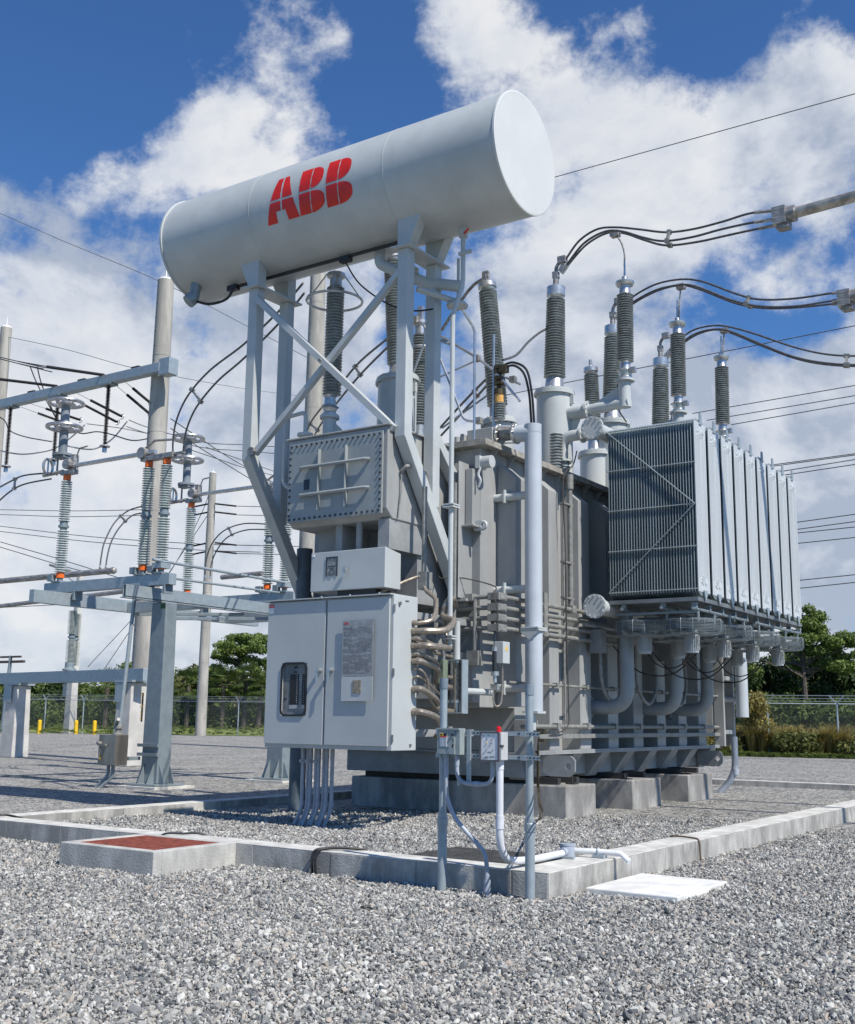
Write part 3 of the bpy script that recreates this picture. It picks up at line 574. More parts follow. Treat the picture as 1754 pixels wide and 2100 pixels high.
# --- conservator: the overhead oil tank with its red lettering
CY,CZ,CR=13.6,9.86,.91
b=MB(); n=72
b.cyl((-14.31,CY,CZ),(-7.56,CY,CZ),CR,n=n,cap=False)
for x in (-12.25,-9.52): b.cyl((x-.006,CY,CZ),(x+.006,CY,CZ),CR+.003,n=n)
cons=part('conservator',b,PAINT,T)
b=MB(); b.lathe((-7.575,CY,CZ),(1,0,0),[(CR-.02,0),(CR+.012,0),(CR+.012,.03),(CR-.01,.036)],n); part('end_cap',b,mat('sunlit_cap_paint',(.62,.63,.61),.42,0,.02,1.5,.02,50),cons)  # tank grey lightened on this end to paint in the sun it catches
b=MB(); b.lathe((-14.33,CY,CZ),(1,0,0),[(CR-.01,0),(CR+.02,.006),(CR+.02,.045),(CR-.02,.05)],n); part('end_cap',b,PAINT,cons)
def inA(u,v):
    if v<0 or v>1: return False
    l=.02+.30*v; r=.90-.28*v
    if u<l or u>r: return False
    if .445<v<.495: return False
    if abs(u-(.44+.04*v))<.022: return False
    if v<.24 and .30<u<.62-.25*v+.0 and True: return u<.30 or u>.60-.2*v
    return True
def inB(u,v):
    if v<0 or v>1: return False
    s=.07*v
    if .445<v<.495: return False
    if u<s: return False
    if u<.42+s: return not (u>.385+s)
    c,hh=(.75,.255) if v>.47 else (.222,.222)
    w=(.40 if v>.47 else .47); t=abs(v-c)/(.245 if v>.47 else .222)
    if t>1: return False
    return u<.42+s+w*(1-t**2.6)**.5
b=MB(); ang0,ang1=R(-26.2),R(21.5); HT=(ang1-ang0)*CR; st=.0075
def letter(fn,x0,wid,un):
    nu=int(wid/st); nv=int(HT/st); idx={}
    def vid(i,j):
        if (i,j) not in idx:
            a=ang0+(ang1-ang0)*j/nv; idx[(i,j)]=len(b.v); b.v.append((x0+wid*i/nu,CY-(CR+.0035)*math.cos(a),CZ+(CR+.0035)*math.sin(a)))
        return idx[(i,j)]
    for i in range(nu):
        for j in range(nv):
            if fn((i+.5)/nu*(wid/un),(j+.5)/nv):
                b.f.append((vid(i,j),vid(i+1,j),vid(i+1,j+1),vid(i,j+1))); b.s.append(True)
letter(inA,-11.885,.69,.77); letter(inB,-11.175,.545,.58); letter(inB,-10.625,.545,.58)
part('lettering',b,RED,cons,label='red ABB lettering on the side of the tank')
b=MB(); b.cyl((-11.15,13.6,10.76),(-11.15,13.6,10.92),.02,n=8); part('vent_pin',b,RED,cons)
b=MB(); b.cyl((-13.95,13.25,9.1),(-13.95,13.22,8.80),.10,.08,n=14); b.cyl((-13.95,13.2,8.8),(-14.0,13.12,8.70),.12,n=14); part('drain_fitting',b,GALVD,cons)
b=MB(); b.tube(spl([(-13.9,13.2,8.72),(-13.6,13.25,8.62),(-13.25,13.3,8.66),(-13.15,13.35,8.86)],6),.022,6); b.tube([(-13.2,13.42,8.90),(-9.7,13.42,8.90)],.03,6)
b.cbox((-13.2,13.4,8.88),.22,.1,.09); b.cbox((-10.75,13.42,8.86),.2,.1,.1); b.tube(spl([(-10.75,13.42,8.8),(-10.5,13.5,8.4),(-10.0,13.6,8.0),(-9.6,13.7,7.85),(-9.3,13.8,7.85)],6),.014,6); part('cable_run',b,BLACK,cons)
b=MB(); b.tube(bend([(-10.2,13.6,9.05),(-10.2,13.6,8.72),(-9.5,13.9,8.35),(-8.9,14.0,8.2)],.08),.09,14); flange(b,(-9.72,13.8,8.47),(.9,.3,-.4),.17,.08,8); b.tube([(-9.4,13.5,8.1),(-9.0,14.2,8.0)],.05,10); flange(b,(-9.05,14.1,7.95),(0,0,1),.17,.03,6); b.tube([(-9.0,14.05,8.7),(-9.0,14.05,8.0)],.025,8); part('outlet_pipe',b,PAINT,cons)
b=MB(); b.tube(bend([(-8.63,13.6,9.0),(-8.63,13.6,8.05),(-8.74,13.5,7.55),(-8.74,13.5,2.6)],.1),.036,10)
for z in (4.62,2.72): b.cbox((-8.74,13.5,z),.18,.18,.02); b.cbox((-8.74,13.5,z+.035),.18,.18,.02)
b.cyl((-8.63,13.6,8.80),(-8.63,13.6,8.95),.07,n=10); b.cbox((-8.56,13.55,8.52),.22,.05,.05); part('breather_pipe',b,PAINT,T)
b=MB(); b.tube([(-8.63,13.6,8.84),(-8.45,13.45,8.83)],.018,6); part('valve_handle',b,RED,T)
# --- support frames of the conservator
def rect_path(b,pts,w,d):
    "box section following pts in a plane x=const"
    P=[Vector(p) for p in pts]; vs=[]
    for i,p in enumerate(P):
        if i==0: t=P[1]-P[0]
        elif i==len(P)-1: t=P[-1]-P[-2]
        else: t=(P[i+1]-P[i]).normalized()+(P[i]-P[i-1]).normalized()
        t=t.normalized(); nn=Vector((1,0,0)).cross(t).normalized()*d/2; k=1 if i in (0,len(P)-1) else 1/max(.6,nn.normalized().dot(Vector((1,0,0)).cross((P[i+1]-P[i]).normalized())))
        nn=nn*k; a=Vector((w/2,0,0)); vs+=[p-a-nn,p+a-nn,p+a+nn,p-a+nn]
    f=[(0,1,2,3),tuple(4*(len(P)-1)+j for j in (3,2,1,0))]+[(4*i+j,4*i+4+j,4*i+4+(j+1)%4,4*i+(j+1)%4) for i in range(len(P)-1) for j in range(4)]
    b.add(vs,f)
for X,s in ((-12.45,-1),(-9.40,1)):
    fr=MB(); rect_path(fr,[(X,13.2,8.62),(X,13.2,5.72),(X,14.78,3.45)],.19,.19); L1=part('support_leg',fr,PAINT,T,bevel=.012)
    fr=MB(); rect_path(fr,[(X,13.96,8.62),(X,13.96,4.75)],.184,.184); 
    L2=part('support_leg',fr,PAINT,T,bevel=.012)
    fr=MB(); rect_path(fr,[(X,13.95,5.92),(X,14.78,5.1)],.16,.15); part('brace',fr,PAINT,T,bevel=.008)
    fr=MB(); fr.box(X-.17,X+.17,13.02,14.16,8.622,8.65); part('saddle_plate',fr,PAINT,T)
    for y in (13.2,13.96):
        fr=MB(); fr.prism([(X-.1,y-.1,8.651),(X+.1,y-.1,8.651),(X+(.1 if s<0 else .33),y-.1,9.12),(X-(.1 if s>0 else .33),y-.1,9.12)],(0,.2,0)); part('saddle',fr,PAINT,T,bevel=.006)
    fr=MB(); fr.box(X-.15,X+.15,14.70,14.829,3.25,3.50); part('foot_bracket',fr,PAINT,T)
b=MB(); b.bar((-12.35,13.09,8.42),(-9.48,13.09,5.80),.10,.11,(0,1,0)); part('cross_brace',b,PAINT,T,bevel=.005)
b=MB(); b.bar((-9.46,13.15,8.28),(-12.30,13.15,5.78),.09,.10,(0,1,0)); part('cross_brace',b,PAINT,T,bevel=.005)
b=MB(); 
for c in ((-12.3,13.08,8.4),(-10.9,13.04,7.08),(-12.25,13.06,5.8)): b.cyl((c[0],c[1]-.03,c[2]),(c[0],c[1]+.05,c[2]),.03,n=6)
b.cyl((-12.31,13.05,5.80),(-12.31,13.09,5.80),.075,n=14); part('bolt',b,ALUD,T)
b=MB(); b.tube(bend([(-9.2,13.9,7.35),(-8.85,13.6,7.15),(-8.75,13.52,7.12)],.02),.03,4); part('pipe_arm',b,GALV,T)
# --- tap changer box with its bolted cover
b=MB(); b.prism([(-9.53,13.0,4.60),(-9.53,13.15,4.47),(-9.53,14.825,4.47),(-9.53,14.825,5.84),(-9.53,13.0,5.84)],(-1.92,0,0)); b.box(-11.50,-9.48,12.97,14.82,5.842,5.875)
ltc=part('tap_changer_box',b,TANKP,T,bevel=.02)
b=MB(); b.box(-11.40,-9.60,12.965,12.998,4.53,5.77); part('cover_plate',b,mat('cover_paint',(.30,.325,.325),.42,0,.06,2),ltc,bevel=.006)
b=MB()
for z in (5.36,4.93):
    b.tube([(-11.15,12.95,z),(-11.1,12.90,z),(-9.88,12.90,z),(-9.82,12.95,z)],.028,8)
for x in (-10.77,-10.25): b.box(x-.006,x+.006,12.90,12.964,4.68,5.62)
each('stiffening_rib',b,mat('cover_paint',(.3,.3,.3)),ltc)
b=MB()
for i in range(18):
    x=-11.35+i*.100; 
    for z in (4.575,5.725): b.cyl((x,12.945,z),(x,12.99,z),.017,n=6)
for i in range(11):
    z=4.64+i*.1
    for x in (-11.365,-9.635): b.cyl((x,12.945,z),(x,12.99,z),.017,n=6)
part('bolt',b,mat('dark_bolt',(.04,.04,.045),.5),ltc)
b=MB(); b.box(-11.08,-10.98,12.955,12.963,5.02,5.18); part('name_plate',b,GLASS,ltc)
b=MB(); b.tube(bend([(-9.49,13.3,5.2),(-9.40,13.3,5.28),(-9.40,13.8,5.28),(-9.49,13.95,5.12)],.05),.03,8); b.tube([(-9.49,13.3,5.15),(-9.49,13.3,4.9),(-9.5,13.25,4.5)],.012,6); b.box(-9.528,-9.50,13.15,13.25,5.68,5.74); part('side_fitting',b,CONPIPE,ltc)
b=MB(); b.box(-11.65,-11.44,13.4,13.6,5.7,5.76); b.lathe((-11.55,13.5,5.87),(0,0,1),[(.12,0),(.12,.04),(.07,.06),(.07,.16),(.13,.18),(.13,.22)],16); b.tube(bend([(-11.55,13.5,6.05),(-11.55,13.5,6.45),(-11.98,13.5,6.42),(-11.98,13.5,5.3),(-11.5,13.6,5.0)],.1),.035,8); b.tube(bend([(-11.47,13.9,5.5),(-11.8,13.9,5.3),(-11.8,13.9,4.9),(-11.47,13.9,4.7)],.15),.11,12); b.lathe((-10.2,14.1,5.876),(0,0,1),[(.2,0),(.2,.1),(.12,.12),(.12,.16)],20); b.lathe((-10.65,13.9,5.876),(0,0,1),[(.18,0),(.18,.08),(.1,.1)],20); part('pipe_fitting',b,PAINT,ltc)
b=MB(); b.box(-10.62,-10.50,13.2,13.9,4.03,4.47); b.box(-9.75,-9.55,13.1,14.0,4.03,4.47); b.box(-11.2,-10.7,13.5,14.0,4.1,4.47); b.cyl((-10.17,13.2,4.03),(-10.17,13.2,4.47),.05,n=12); b.box(-10.9,-9.6,13.9,14.82,3.3,4.46); each('hanger',b,BASEP,T)  # darker paint here stands in for the shade of the recess
b=MB(); b.prism([(-9.50,12.95,3.44),(-9.50,13.34,3.44),(-9.50,13.34,3.97),(-9.50,12.95,4.03)],(-1.38,0,0)); db=part('drive_box',b,CAB,T,bevel=.01)
b=MB(); b.box(-10.58,-10.37,12.944,12.949,3.66,3.94); part('gauge_window',b,mat('gauge_face',(.30,.30,.29),.3,0,.2,20),db)
b=MB(); b.box(-10.585,-10.365,12.938,12.943,3.92,3.945); b.box(-10.585,-10.565,12.938,12.943,3.655,3.92); b.box(-10.385,-10.365,12.938,12.943,3.655,3.92); b.box(-10.54,-10.41,12.938,12.943,3.80,3.81); b.ring((-10.47,12.94,3.72),(0,1,0),.045,.005,20,4); part('gauge_frame',b,GLASS,db)
b=MB(); b.cbox((-10.19,12.90,3.74),.05,.05,.05); b.bar((-10.19,12.89,3.73),(-10.225,12.89,3.60),.025,.02,(0,1,0)); part('handle',b,ALU,db)
b=MB(); b.box(-10.86,-10.81,12.94,12.948,3.97,4.0); part('label_plate',b,WHITE,db)
b=MB(); b.box(-10.4,-9.7,13.0,13.6,3.27,3.44); part('hanger',b,mat('dark_steel',(.05,.05,.05)),T)
# --- control cabinet
b=MB(); b.box(-11.0,-8.79,12.2,12.76,1.18,3.225); cc=part('control_cabinet',b,CAB,T,bevel=.008)
b=MB(); b.box(-11.03,-8.80,12.13,12.77,3.227,3.243)
for x in (-10.5,-10.0,-9.5,-9.0): b.cyl((x,12.15,3.243),(x,12.15,3.26),.012,n=6)
part('roof_sheet',b,CAB,cc)
for x0,x1 in ((-10.985,-9.935),(-9.895,-8.84)):
    b=MB()
    if x0<-10.5:   # door with a window opening
        wx0,wx1,wz0,wz1=-10.69,-10.235,1.62,2.345
        b.box(x0,wx0,12.165,12.196,1.235,3.20); b.box(wx1,x1,12.165,12.196,1.235,3.20); b.box(wx0,wx1,12.165,12.196,1.235,wz0); b.box(wx0,wx1,12.165,12.196,wz1,3.20)
    else: b.box(x0,x1,12.165,12.196,1.235,3.20)
    dr=part('cabinet_door',b,CAB,cc,bevel=.004 if x0>-10.5 else 0)
def rrect(x0,x1,z0,z1,r,y,n=6):
    o=[]
    for cx,cz,a in ((x1-r,z1-r,0),(x0+r,z1-r,90),(x0+r,z0+r,180),(x1-r,z0+r,270)):
        for i in range(n+1): t=R(a+90*i/n); o.append((cx+r*math.cos(t),y,cz+r*math.sin(t)))
    return o
b=MB(); o1=rrect(-10.70,-10.225,1.61,2.355,.09,12.150); o2=rrect(-10.675,-10.25,1.635,2.33,.07,12.150); k=len(o1)
vs=o1+o2+[(x,12.166,z) for x,y,z in o1]+[(x,12.166,z) for x,y,z in o2]
b.add(vs,[(i,(i+1)%k,k+(i+1)%k,k+i) for i in range(k)]+[(i,2*k+i,2*k+(i+1)%k,(i+1)%k) for i in range(k)]+[(k+i,k+(i+1)%k,3*k+(i+1)%k,3*k+i) for i in range(k)])
part('window_gasket',b,BLACK,cc)
b=MB(); b.prism(rrect(-10.675,-10.25,1.635,2.33,.07,12.1985),(0,-.004,0)); part('window_panel',b,mat('panel_behind_window',(.22,.235,.245),.25,0,.25,2.5),cc)
b=MB()
for x0,x1 in ((-10.555,-10.40),(-10.335,-10.262)):
    b.box(x0,x1,12.188,12.1935,1.77,2.19)
b.box(-10.49,-10.43,12.188,12.1935,2.27,2.30); b.box(-10.50,-10.44,12.188,12.1935,2.21,2.23)
b.box(-10.655,-10.615,12.188,12.1935,1.84,1.86)
part('breaker_strip',b,BLACK,cc)
b=MB()
for i in range(14):
    b.cbox((-10.425,12.186,1.80+i*.0285),.014,.004,.010); b.cbox((-10.30,12.186,1.80+i*.0285),.010,.004,.008)
b.box(-10.56,-10.40,12.186,12.1935,1.715,1.765); b.box(-10.335,-10.262,12.186,12.1935,1.715,1.765)
each('breaker_toggle',b,mat('pale_toggle',(.4,.4,.4),.5),cc)
for x in (-9.99,-9.79):
    b=MB(); b.cyl((x,12.165,2.235),(x,12.10,2.235),.03,n=14); b.bar((x-.005,12.095,2.25),(x-.008,12.09,2.05),.03,.014,(0,1,0)); b.cyl((x+.01,12.10,2.235),(x+.01,12.085,2.235),.022,n=12); part('door_handle',b,ALU,cc)
b=MB(); b.box(-9.595,-9.07,12.13,12.136,2.15,2.90); pl=part('rating_plate',b,PRINT,cc)
b=MB()
for i in range(34):
    z=2.80-i*.0185
    if i in (7,19): continue
    x=-9.57
    while x<-9.11:
        w=random.uniform(.02,.09); 
        if random.random()<.8: b.box(x,min(x+w,-9.09),12.1275,12.1295,z,z+.007)
        x+=w+.012
part('engraving',b,mat('engraved_text',(.24,.21,.20),.6),pl)
def txt(s,size,loc,rot,mt,parent,depth=.001,name='lettering',label=None,sx=1):
    c=bpy.data.curves.new(name,'FONT'); c.body=s; c.size=size; c.extrude=depth
    o=bpy.data.objects.new(name,c); COL.objects.link(o); dg=bpy.context.evaluated_depsgraph_get(); me=bpy.data.meshes.new_from_object(o.evaluated_get(dg)); bpy.data.objects.remove(o)
    o=bpy.data.objects.new(name,me); COL.objects.link(o); me.materials.clear(); me.materials.append(mt)
    org=Vector(rootof(parent)['org']) if parent else Vector((0,0,0))
    M=Matrix.Translation(Vector(loc)-org)@Matrix.Rotation(R(rot[2]),4,'Z')@Matrix.Rotation(R(rot[1]),4,'Y')@Matrix.Rotation(R(rot[0]),4,'X')@Matrix.Diagonal((sx,1,1,1))
    me.transform(M); o.parent=parent
    if label: o['label']=label
    return o
txt('ABB',.045,(-9.575,12.128,2.845),(90,0,0),RED,pl,label='small red ABB on the rating plate')
b=MB(); b.box(-9.595,-9.07,12.13,12.136,1.82,2.145); pl2=part('blank_plate',b,PAINT,cc); b=MB(); b.box(-9.395,-9.26,12.122,12.128,1.92,2.095); part('date_plate',b,mat('brass_plate',(.42,.34,.25),.4,.4,.2,30),pl2)
b=MB(); b.box(-10.97,-10.88,12.158,12.163,3.06,3.135); wl=part('warning_label',b,WHITE,cc); b=MB(); b.box(-10.97,-10.88,12.158,12.163,3.137,3.18); part('label_header',b,RED,wl); txt('DANGER',.02,(-10.966,12.156,3.15),(90,0,0),WHITE,wl)
b=MB()
for z in (3.05,2.2,1.34): b.cyl((-8.782,12.205,z-.05),(-8.782,12.205,z+.05),.014,n=8)
each('hinge',b,STEELB,cc)
b=MB(); b.cyl((-8.79,12.32,3.12),(-8.765,12.32,3.12),.025,n=14); b.cbox((-8.785,12.62,1.25),.02,.04,.03); b.cbox((-8.785,12.5,3.17),.012,.08,.01); part('fitting',b,STEELB,cc)
b=MB()
for x in (-10.7,-9.2):
    for z in (1.35,3.0): b.box(x-.05,x+.05,12.761,14.82,z,z+.1)
each('cabinet_bracket',b,BASEP,T)
b=MB(); b.cyl((-12.33,14.5,.1),(-12.33,14.5,4.4),.135,n=24); b.box(-12.6,-12.06,14.25,14.75,.1,.13); part('support_column',b,BLUEP,T)
# grey conduits rising out of the gravel under the cabinet
for i in range(8):
    x=-10.62+i*.0725; y=12.60+(.03 if i%2 else 0); b=MB()
    b.tube(bend([(x,y,1.18),(x,y,.34),(x-.10,y-.06,.06)],.12),.027,10); b.cyl((x,y,.44),(x,y,.38),.033,n=12); b.cyl((x,y,1.18),(x,y,1.02),.031,n=12)
    if i<5: b.cyl((x-.01,y-.05,.99),(x-.01,y,.99),.022,n=10)
    part('pvc_conduit',b,PVC,T)
# flexible conduits from the cabinet side
flex=[([(-8.79,12.65,2.89),(-8.70,12.66,2.88),(-8.60,12.85,2.95),(-8.85,13.3,3.25),(-9.2,13.55,3.45),(-9.27,13.6,3.66)],.03),
 ([(-8.79,12.65,2.77),(-8.6,12.68,2.77),(-8.45,12.95,2.80),(-8.55,13.3,2.95),(-8.85,13.5,3.05),(-8.82,13.55,3.25),(-8.95,13.9,3.33),(-9.3,14.5,3.28)],.045),
 ([(-8.79,12.65,2.67),(-8.68,12.66,2.66),(-8.8,13.2,2.60),(-9.1,13.6,2.55),(-9.2,14.4,2.5)],.03),
 ([(-8.79,12.65,2.576),(-8.55,12.68,2.57),(-8.5,13.0,2.56),(-8.75,13.5,2.6),(-8.87,13.6,2.8),(-8.87,13.6,3.02),(-9.3,14.4,3.15)],.045),
 ([(-8.79,12.66,2.456),(-8.68,12.68,2.45),(-8.75,13.2,2.36),(-9.1,13.7,2.24),(-9.2,14.3,2.2)],.032),
 ([(-8.79,12.66,2.364),(-8.66,12.68,2.36),(-8.75,13.2,2.28),(-9.1,13.7,2.12),(-9.2,14.3,2.05)],.042),
 ([(-8.79,12.66,2.254),(-8.70,12.68,2.26),(-8.66,12.8,2.15),(-8.72,13.0,1.85),(-8.85,13.4,1.74),(-8.9,13.6,1.90)],.018),
 ([(-8.79,12.67,2.14),(-8.7,12.7,2.15),(-8.85,13.3,2.0),(-9.1,13.9,1.9)],.016),
 ([(-8.79,12.67,1.988),(-8.66,12.69,1.99),(-8.75,13.2,1.85),(-9.1,13.7,1.75),(-9.2,14.4,1.7)],.040),
 ([(-8.79,12.68,1.687),(-8.66,12.7,1.69),(-8.62,13.0,1.62),(-8.8,13.4,1.48),(-9.08,13.7,1.36),(-9.2,13.9,1.36)],.042),
 ([(-9.29,13.6,3.66),(-9.4,13.5,3.62),(-9.62,13.2,3.45),(-9.68,12.9,3.3),(-9.5,12.7,3.25)],.025)]
for pts,r in flex:
    b=MB(); P=spl(pts,10); b.tube(P,[r*(1+.015*(i%2)) for i in range(len(P))],10); b.cyl(P[0],Vector(P[0])+(Vector(P[1])-Vector(P[0])).normalized()*.06,r*1.25,n=12); part('flexible_conduit',b,COND,T)
b=MB(); b.tube([(-9.27,13.6,3.66),(-9.27,13.6,5.0)],.036,10); b.box(-9.34,-9.2,13.55,13.72,3.46,3.72); b.tube([(-9.25,14.4,5.2),(-9.25,14.4,3.0)],.03,8); b.tube([(-9.45,14.2,3.4),(-9.45,14.2,2.0)],.04,8); each('riser_conduit',b,CONPIPE,T)
# --- dehydrating breathers
b=MB(); fx0,fx1,fy=-9.165,-8.705,13.78
for x in (fx0,fx1-.02): b.box(x,x+.02,fy,fy+.16,1.70,2.43)
b.box(fx0,fx1,fy,fy+.16,2.431,2.445); b.box(fx0,fx1,fy,fy+.16,1.68,1.70); fb=part('breather_frame',b,GALV,T)
for x in (-9.07,-8.84):
    b=MB(); b.cyl((x,fy+.08,1.86),(x,fy+.08,2.40),.062,n=20); part('silica_column',b,SILICA,fb)
    b=MB(); b.cyl((x,fy+.08,1.83),(x,fy+.08,1.87),.085,n=20); b.cyl((x,fy+.08,1.68),(x,fy+.08,1.83),.04,n=14); b.cyl((x,fy+.08,2.40),(x,fy+.08,2.43),.075,n=20); b.cyl((x,fy+.08,2.43),(x,fy+.08,2.62),.02,n=8); part('end_fitting',b,ALU,fb)
b=MB(); b.box(-9.16,-8.95,fy-.12,fy-.003,2.10,2.44); gb=part('regeneration_box',b,GREENB,fb,bevel=.004); b=MB(); b.box(-9.13,-9.06,fy-.124,fy-.1205,2.32,2.42); part('display',b,WHITE,gb); b=MB(); b.prism([(-9.085,fy-.121,2.13),(-9.035,fy-.121,2.13),(-9.06,fy-.121,2.17)],(0,-.002,0)); part('warning_sign',b,YEL,gb)
b=MB(); b.tube([(-9.07,fy+.08,2.62),(-8.84,fy+.08,2.62)],.022,8); b.cyl((-8.86,fy+.09,2.45),(-8.86,fy+.09,3.0),.05,n=14); b.tube([(-8.8,fy+.2,2.0),(-8.8,14.8,2.0)],.05,10); part('manifold',b,PAINT,fb)
b=MB(); b.tube([(-8.6,14.52,2.90),(-8.6,14.52,2.62)],.022,8); b.cyl((-8.6,14.52,2.60),(-8.6,14.52,2.30),.045,n=16); b.tube([(-8.6,14.52,2.1),(-8.6,14.52,1.75)],.012,6); mbk=part('small_breather',b,GLASS,T)
b=MB(); b.cyl((-8.6,14.52,2.30),(-8.6,14.52,2.24),.06,n=16); b.cyl((-8.6,14.52,2.24),(-8.6,14.52,2.14),.03,n=12); b.box(-8.66,-8.54,14.49,14.55,2.03,2.12); b.cyl((-8.6,14.52,2.6),(-8.6,14.52,2.66),.05,n=16); part('end_fitting',b,ALU,mbk)
b=MB(); b.box(-8.62,-8.45,14.50,14.70,2.42,2.74); hb=part('heater_box',b,PAINT,mbk,bevel=.006)
b=MB(); b.prism([(-8.449,14.565,2.61),(-8.449,14.635,2.61),(-8.449,14.60,2.69)],(.002,0,0)); part('warning_sign',b,YEL,mbk)
b=MB(); b.tube(spl([(-8.52,14.6,2.42),(-8.52,14.6,2.1),(-8.52,14.56,1.85),(-8.56,14.5,1.79),(-8.6,14.48,1.86),(-8.61,14.5,2.05)],6),.014,8); part('flexible_conduit',b,COND,T)
# --- radiators
for z in (6.57,3.49):
    b=MB(); b.tube([(-8.25,17.22,z),(-8.25,23.6,z)],.135,20); hd=part('header_pipe',b,PAINT,T); b=MB(); flange(b,(-8.25,17.2,z),(0,1,0),.205,.05,12); part('blank_flange',b,PAINT,hd)
b=MB(); nf=32; x0,x1=-8.10,-6.56; w=.525; zb,zt=3.66,6.60
for i in range(nf):
    x=x0+(x1-x0)*i/(nf-1); t=.0085
    # each fin: flat core with a swollen front and back edge
    for dx in (0,):
        sec=[(x-t*.3,0),(x-t,.012),(x-t,w-.012),(x-t*.3,w),(x+t*.3,w),(x+t,w-.012),(x+t,.012),(x+t*.3,0)]
        n=len(sec); vs=[(u,17.5+v,zb+.03) for u,v in sec]+[(u,17.5+v,zt-.05) for u,v in sec]+[(x,17.5+.12+ (v/w)*(w-.24),zb-.03) for u,v in sec]+[(x,17.5+.12+(v/w)*(w-.24),zt) for u,v in sec]
        b.add(vs,[(j,(j+1)%n,n+(j+1)%n,n+j) for j in range(n)]+[(j,2*n+j,2*n+(j+1)%n,(j+1)%n) for j in range(n)]+[(n+j,n+(j+1)%n,3*n+(j+1)%n,3*n+j) for j in range(n)])
b.tube([(x0-.1,17.78,zt-.09),(x1,17.78,zt-.09)],.045,10); b.tube([(x0-.1,17.78,zb+.06),(x1,17.78,zb+.06)],.045,10)
rad=part('radiator',b,GALVB,T)
b=MB(); xf=x1+.009; b.box(xf,xf+.006,17.5,17.5+w,zb+.03,zt-.05)
for i in range(11): y=17.5+.05+i*(w-.1)/10; b.box(xf+.006,xf+.010,y-.012,y+.012,zb+.28,zt-.30)
for zc,s in ((zb+.13,1),(zt-.15,-1)):
    for a in (-64,-38,-13,13,38,64):
        p=Vector((xf+.008,17.78+.05*math.sin(R(a)),zc+s*.05*math.cos(R(a)))); q=Vector((xf+.008,17.78+.17*math.sin(R(a)),zc+s*.17*math.cos(R(a)))); b.bar(p,q,.028,.014,(1,0,0))
part('outer_plate',b,mat('sun_toned_outer_fin',(.60,.63,.64),.42,.12,.08,4,.03,40,streak=14),rad)  # same fin steel, lightened to paint in the sun on this face
b=MB(); b.prism([(xf+.006,17.72,zt-.08),(xf+.006,17.84,zt-.08),(xf+.006,17.82,zt+.12),(xf+.006,17.74,zt+.12)],(.02,0,0)); b.prism([(xf+.006,17.70,zb+.06),(xf+.006,17.86,zb+.06),(xf+.006,17.80,zb-.10),(xf+.006,17.76,zb-.10)],(.02,0,0)); part('lifting_lug',b,GALV,rad)
for k in range(1,9): dup(rad,(0,.652*k,0),parent=T)
b=MB()
for i in range(5):
    z=zb+.07+(zt-zb-.14)*i/4; b.tube([(x0-.02,17.488,z),(x1+.02,17.488,z)],.011,6)
b.tube([(x0,17.475,zt-.08),(x1,17.475,(zb+zt)/2)],.010,6); b.tube([(x0,17.475,zb+.08),(x1,17.475,(zb+zt)/2)],.010,6)
each('tie_rod',b,GALVB,T)
b=MB()
for i in range(1,4):
    z=zb+.07+(zt-zb-.14)*i/4; b.tube([(x1-.05,17.5,z),(x1-.05,23.2,z)],.008,6)
b.box(-8.12,-6.56,17.5,23.3,3.535,3.60); 
part('lower_tray',b,mat('tray_steel',(.17,.19,.20),.5,.2),T)
b=MB()
for x,z in ((-6.66,3.42),(-7.2,3.45),(-7.9,3.45)):
    for ya,yb in ((17.5,20.2),(20.6,23.5)):
        b.tube([(x,ya,z),(x,yb,z)],.028,8)
        for y in np.linspace(ya+.25,yb-.2,4): b.box(x-.012,x+.012,y-.025,y+.025,z-.2,z)
        for y in np.linspace(ya+.1,yb-.1,5): b.box(x-.04,x+.04,y-.03,y+.03,z+.0,z+.1)
for y in (17.7,18.6,19.5,20.6,21.6,22.6): b.box(-8.1,-6.66,y,y+.04,3.36,3.40)
each('fan_rail',b,GALVD,T)
# --- cooling fans
def fan():
    b=MB(); Rr=.50
    for i in range(10):
        z=-.11+i*.024; rr=Rr-.03*max(0,(3-i))/3 ; b.ring((0,0,z),(0,0,1),rr,.0032,44,4)
    for i in range(7): b.ring((0,0,.12),(0,0,1),.10+.058*i,.0032,36,4); b.ring((0,0,-.12),(0,0,1),.10+.055*i,.0032,36,4)
    for i in range(16):
        a=2*PI*i/16; c,s=math.cos(a),math.sin(a); b.tube([(.1*c,.1*s,.12),(Rr*.97*c,Rr*.97*s,.12),(Rr*c,Rr*s,.10),(Rr*c,Rr*s,-.06),(Rr*.93*c,Rr*.93*s,-.12),(.1*c,.1*s,-.12)],.006,4)
    f=MB_part('fan_cage',b,GALVD); 
    b=MB(); b.cyl((0,0,-.42),(0,0,-.10),.105,n=20); 
    for i in range(24):
        a=2*PI*i/24; b.bar((.11*math.cos(a),.11*math.sin(a),-.38),(.11*math.cos(a),.11*math.sin(a),-.14),.006,.03,(math.cos(a),math.sin(a),0))
    mo=MB_part('motor',b,PAINT)
    b=MB()
    for i in range(6):
        a=2*PI*i/6; c,s=math.cos(a),math.sin(a); c2,s2=math.cos(a+.45),math.sin(a+.45)
        b.add([(.08*c,.08*s,.05),(.08*c2,.08*s2,-.03),(.45*c2,.45*s2,-.04),(.45*c,.45*s,.06)],[(0,1,2,3)])
    b.cyl((0,0,-.08),(0,0,.08),.09,n=16); bl=MB_part('blades',b,GALVD)
    return f,mo,bl
def MB_part(name,b,mt):
    b.v=[tuple(Vector(v)+Vector((-6.88,18.02,3.15))) for v in b.v]; return b,name,mt
F3=fan(); fc=None
for bb,nm,mt in F3:
    o=part('cooling_fan' if fc is None else nm,bb,mt,T if fc is None else fc)
    if fc is None: fc=o
